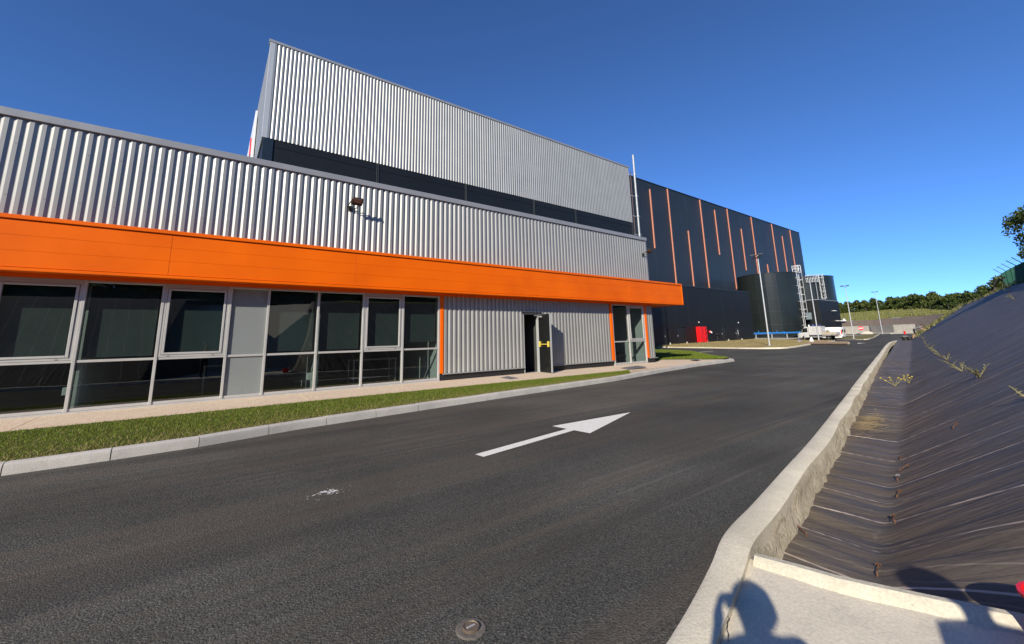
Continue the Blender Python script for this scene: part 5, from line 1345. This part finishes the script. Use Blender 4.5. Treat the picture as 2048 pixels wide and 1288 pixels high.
rl = MB(); rp = [Vector((52.6, 17.6, .02)), Vector((52.0, 15.6, .03)), Vector((51.35, 13.5, .03))]; rl.tube(rp, .175, 16)
o = rl.build('fabric_roll', BROWNR, None, True); tag(o, 'long brown roll of ground fabric lying on the road edge', 'fabric roll')
b = MB(); b.tube([rp[-1] + Vector((.01, .02, 0)), rp[-1] + Vector((-.03, -.10, 0))], .06, 10); c2 = b.build('cardboard_core', SANDP, o)
bag = heap('white_sack', (61.2, 19.75, -.04), .38, .34, .62, WHITEP, 'crumpled white sack beside the post on the island corner', 'sack', 3, 14)
heap('plastic_wrap', (60.6, 20.9, -.03), .9, .5, .34, plain('wrap_grey', (.26, .23, .22), .5, 0, .4, 5), 'heap of brown and grey packaging left of the white sack', 'packaging', 4, 14)
b = MB(); b.bbox(62.0, 62.3, 18.6, 19.4, -.04, .12, .02); tag(b.build('timber_offcut', plain('timber', (.25, .16, .10), .8), None), 'short brown timber offcut on the island corner kerb', 'timber')

# bucket pair by the bending man
def bucket(c, r, h, mat, label, grp=None, handle=True, tilt=0):
    t = thing('bucket', c, label, 'bucket', grp); x, y, z = c
    b = MB(); b.lathe((x, y, z), [(r * .74, 0), (r * .98, h * .93), (r * 1.06, h * .94), (r * 1.06, h), (r * .98, h), (r * .92, h * .9), (r * .7, .03)], 20); b.build('body', mat, t, True)
    if handle:
        b = MB(); b.tube([(x + r * 1.02 * math.cos(a), y + .02, z + h * .93 - r * .9 * math.sin(a)) for a in np.linspace(0, math.pi, 9)], .008, 5); b.build('handle', GALV, t)
    return t
bk = bucket((55.6, 10.05, .10), .25, .46, BLACKP, 'black bucket with a pale rim on the verge, left of the other', 'black buckets near the bending man')
b = MB(); b.lathe((55.6, 10.05, .10 + .465), [(.20, 0), (.275, .0), (.275, .03), (.20, .03)], 20); b.build('pale_lid', TRIML, bk)
bucket((55.75, 9.72, .10), .19, .38, BLACKP, 'plain black bucket on the verge, closest to the bending man', 'black buckets near the bending man')
bucket((3.255, .195, -.198), .16, .235, plain('red_plastic', (.62, .008, .014), .45, 0, .12, 60, bump=.3), 'red plastic bucket at the right edge standing on the concrete pad', None, False)

# ================================================================== PEOPLE
def person(name, loc, rz, sc_, J, outfit, label, hair=True, cat='person'):
    """J: joint name -> (x, y, z); local x right, y forward. One continuous skin mesh; hair is a child."""
    N = []; E_ = []; cat_ = []
    def nd(p, r): N.append((Vector(p), r)); return len(N) - 1
    def ed(a, b_, c): E_.append((a, b_)); cat_.append(c); return b_
    V3 = lambda k: Vector(J[k])
    bk_ = outfit.get('bulk', 1.0)
    pel = nd(J['pelvis'], (.155, .11)); sp_ = ed(pel, nd(V3('pelvis').lerp(V3('chest'), .5), (.135 * bk_, .10 * bk_)), 'top'); chs = ed(sp_, nd(J['chest'], (.165 * bk_, .115 * bk_ * bk_)), 'top')
    nb = ed(chs, nd(V3('chest').lerp(V3('neck'), .72), (.10 * bk_, .085 * bk_)), 'top'); nk = ed(nb, nd(J['neck'], (.055 * bk_, .055 * bk_)), 'skin')
    hd = V3('head'); ax = (hd - V3('neck')).normalized(); fw = Vector(J['face']).normalized(); rt = fw.cross(ax).normalized()
    jw = ed(nk, nd(hd - ax * .06 + fw * .02, (.065, .075)), 'skin'); h1 = ed(jw, nd(hd + ax * .02 + fw * .005, (.076, .092)), 'skin'); h2 = ed(h1, nd(hd + ax * .09, (.07, .085)), 'skin'); ed(h2, nd(hd + ax * .125 - fw * .01, (.035, .045)), 'skin')
    ed(h1, nd(hd - ax * .005 + fw * .108, (.013, .016)), 'skin')
    for s_ in (-1, 1): ed(h1, nd(hd + rt * .088 * s_ - ax * .005, (.012, .024)), 'skin')
    for s_, S_n in ((-1, 'L'), (1, 'R')):
        sh_ = ed(chs, nd(J['shoulder' + S_n], (.068 * bk_, .068 * bk_)), 'top'); m1 = ed(sh_, nd(V3('shoulder' + S_n).lerp(V3('elbow' + S_n), .5), (.052, .052)), 'sleeve'); el = ed(m1, nd(J['elbow' + S_n], (.042, .042)), outfit.get('arm', 'skin')); wr = ed(el, nd(J['wrist' + S_n], (.028, .024)), outfit.get('arm', 'skin'))
        w = V3('wrist' + S_n); hdir = Vector(J['hand' + S_n]).normalized(); side_ = Vector(J.get('palm' + S_n, (1, 0, 0))).normalized(); nrm = hdir.cross(side_).normalized()
        pm = ed(wr, nd(w + hdir * .055, (.036, .017)), 'skin')
        for k, (o_, L_) in enumerate(((-.030, .066), (-.010, .076), (.010, .072), (.029, .056))):
            k0 = ed(pm, nd(w + hdir * .10 + side_ * o_, (.0105, .0105)), 'skin'); k1 = ed(k0, nd(w + hdir * (.10 + L_ * .5) + side_ * o_ * 1.1 - nrm * .008, (.009, .009)), 'skin'); ed(k1, nd(w + hdir * (.10 + L_ * .82) + side_ * o_ * 1.1 - nrm * .030, (.0075, .0075)), 'skin')
        th = ed(pm, nd(w + hdir * .05 - side_ * .045, (.012, .012)), 'skin'); ed(th, nd(w + hdir * .085 - side_ * .062 - nrm * .012, (.009, .009)), 'skin')
        hp = ed(pel, nd(J['hip' + S_n], (.10, .10)), 'leg'); m2 = ed(hp, nd(V3('hip' + S_n).lerp(V3('knee' + S_n), .5), (.083, .083)), 'leg'); kn = ed(m2, nd(J['knee' + S_n], (.058, .058)), 'leg'); m3 = ed(kn, nd(V3('knee' + S_n).lerp(V3('ankle' + S_n), .35), (.056, .056)), outfit.get('shin', 'leg')); an_ = ed(m3, nd(J['ankle' + S_n], (.038, .040)), outfit.get('shin', 'leg'))
        hl = ed(an_, nd(V3('ankle' + S_n) + Vector((0, -.03, -.045)), (.042, .036)), 'shoe'); f1 = ed(an_, nd(V3('ankle' + S_n) + Vector((.01 * s_, .10, -.05)), (.044, .030)), 'shoe'); ed(f1, nd(V3('ankle' + S_n) + Vector((.015 * s_, .18, -.058)), (.036, .022)), 'shoe')
    me = bpy.data.meshes.new('skeleton'); me.from_pydata([n_[0] for n_ in N], E_, []); tmp = bpy.data.objects.new('skeleton', me); col.objects.link(tmp)
    sk = tmp.modifiers.new('s', 'SKIN'); sk.use_smooth_shade = True; sb = tmp.modifiers.new('b', 'SUBSURF'); sb.levels = 2; sb.render_levels = 2
    lay = me.skin_vertices[0].data
    for i, n_ in enumerate(N): lay[i].radius = n_[1] if hasattr(n_[1], '__len__') else (n_[1], n_[1])
    lay[0].use_root = True
    dg = bpy.context.evaluated_depsgraph_get(); m2_ = bpy.data.meshes.new_from_object(tmp.evaluated_get(dg)); bpy.data.objects.remove(tmp)
    mats = []; idx = {}
    for c in ('skin', 'top', 'sleeve', 'leg', 'shoe'):
        m_ = outfit.get(c, SKIN)
        m2_.materials.append(m_); idx[c] = len(m2_.materials) - 1
    ea = np.array([N[a][0] for a, _ in E_]); eb = np.array([N[b_][0] for _, b_ in E_]); er = np.array([(max(N[a][1]) + max(N[b_][1])) / 2 for a, b_ in E_]); ab = eb - ea; l2 = (ab ** 2).sum(1)
    mi = []
    for p in m2_.polygons:
        c = np.array(p.center); t_ = np.clip(((c - ea) * ab).sum(1) / l2, 0, 1); d_ = np.linalg.norm(c - (ea + ab * t_[:, None]), axis=1) - er; mi.append(idx[cat_[int(d_.argmin())]])
    m2_.polygons.foreach_set('material_index', mi); m2_.polygons.foreach_set('use_smooth', [True] * len(mi))
    m2_.name = name; o = bpy.data.objects.new(name, m2_); col.objects.link(o); o.location = loc; o.rotation_euler = (0, 0, rz); o.scale = (sc_,) * 3; tag(o, label, cat)
    if hair:
        bm = bmesh.new(); bmesh.ops.create_icosphere(bm, subdivisions=3, radius=1)
        for v in list(bm.verts):
            q = v.co.copy()
            if q.z < -.25 + .55 * max(0, q.y) and not q.y < -.35: bm.verts.remove(v); continue
            if q.z < -.6: bm.verts.remove(v); continue
            k = 1 + .10 * noise.noise(q * 4)
            v.co = hd + ax * .035 + (rt * q.x * .112 + fw * (q.y * .118 - .02) + ax * q.z * .122) * k
        hm = bpy.data.meshes.new('hair'); bm.to_mesh(hm); bm.free(); hm.materials.append(HAIR); hm.polygons.foreach_set('use_smooth', [True] * len(hm.polygons)); h_ = bpy.data.objects.new('hair', hm); col.objects.link(h_); h_.parent = o
    for s_ in (-1, 1):
        b = MB(); c_ = hd + rt * .032 * s_ + fw * .083 + ax * .018; b.lathe((c_.x, c_.y, c_.z), [(.001, -.008), (.007, -.005), (.009, 0), (.007, .005), (.001, .008)], 8); e_ = b.build('eye', HAIR, None, True); e_.parent = o
    b = MB(); c_ = hd - ax * .052 + fw * .088; b.tube([c_ - rt * .022, c_ + fw * .004, c_ + rt * .022], .005, 5); e_ = b.build('mouth', plain('lips', (.30, .12, .09), .5), None, True); e_.parent = o
    return o
def sym(d):
    out = {}
    for k, v in d.items():
        if k.endswith('*'): out[k[:-1] + 'R'] = v; out[k[:-1] + 'L'] = (-v[0], v[1], v[2])
        else: out[k] = v
    return out
STAND = {'pelvis': (0, 0, .95), 'chest': (0, .01, 1.30), 'neck': (0, .01, 1.49), 'head': (0, .03, 1.61), 'face': (0, 1, -.05), 'hip*': (.09, 0, .90), 'knee*': (.11, .03, .50), 'ankle*': (.12, -.01, .085), 'shoulder*': (.175, .0, 1.41)}
PH = dict(STAND); PH.update({'elbow*': (.215, .13, 1.19)})
DARKO = dict(bulk=1.28, top=CLOTHB, sleeve=CLOTHB, leg=CLOTHB, shoe=BLACKR, skin=SKIN)
PHS = sym(PH); PHS.update({'wristR': (.10, .20, 1.45), 'wristL': (-.125, .20, 1.45), 'handR': (-.18, .10, .95), 'handL': (.18, .10, .95), 'palmR': (.3, .95, -.1), 'palmL': (.3, .95, .1), 'shoulderR': (.19, -.01, 1.44), 'shoulderL': (-.19, -.01, 1.44)})
person('person', (-.17, -.24, -.197), R(-36.4), .945, PHS, DARKO, 'person in dark clothes holding up a phone on the concrete pad, taking the picture')
phn = MB(); fwd = Vector((.5937, .8046, 0)); rgt = Vector((.8046, -.5937, 0)); pc = Vector((0, 0, 1.243)) - fwd * .020 + rgt * .052
phn.loft([[pc + fwd * d_ + rgt * x_ + Vector((0, 0, z_)) for x_, z_ in ((-.075, -.033), (-.072, -.037), (.072, -.037), (.075, -.033), (.075, .033), (.072, .037), (-.072, .037), (-.075, .033))] for d_ in (-.004, .004)]); tag(phn.build('phone', BLACKP), 'black phone held up sideways by the person on the pad', 'phone')
CO = dict(STAND); CO.update({'elbow*': (.34, -.10, 1.16), 'wrist*': (.17, .06, 1.00), 'hand*': (-.6, .6, -.3), 'palm*': (.3, .5, .6)})
person('person', (.77, -.88, -.197), R(-50), .97, sym(CO), dict(top=CLOTHN, sleeve=CLOTHN, leg=CLOTHB, shoe=BLACKR, skin=SKIN, arm='sleeve'), 'person standing hands on hips on the pad, beside the one with the phone')
BEND = {'pelvis': (0, .12, .90), 'chest': (0, .44, 1.08), 'neck': (0, .60, 1.17), 'head': (0, .71, 1.23), 'face': (0, .7, -.7), 'hip*': (.09, .12, .86), 'knee*': (.12, .13, .47), 'ankle*': (.12, -.06, .09), 'shoulder*': (.175, .53, 1.10), 'elbow*': (.20, .72, .90), 'wrist*': (.12, .92, .86), 'hand*': (-.1, 1, -.2), 'palm*': (1, 0, 0)}
gz = bank_pt(53.0, .05)[2]
person('person', (56.2, 9.50, bank_z(52.7, .17) + .0), math.pi + .12, 1.02, sym(BEND), dict(top=CLOTHG, sleeve=CLOTHG, leg=CLOTHB, shoe=BLACKR, skin=SKIN, shin='skin'), 'man in grey shirt and dark shorts bending over the fabric near the road bend')
B2 = dict(BEND); B2.update({'wrist*': (.14, .80, .55), 'elbow*': (.19, .70, .82), 'hand*': (0, .2, -1), 'palm*': (1, 0, 0)})
pz = bank_pt(52.2, CRE - .15)
person('person', (pz[0], pz[1] + .35, pz[2] - .12), math.pi + .1, .98, sym(B2), dict(top=CLOTHB, sleeve=CLOTHB, leg=CLOTHB, shoe=BLACKR, skin=SKIN, shin='skin'), 'man in black shirt bending down beside the end of the green fence')
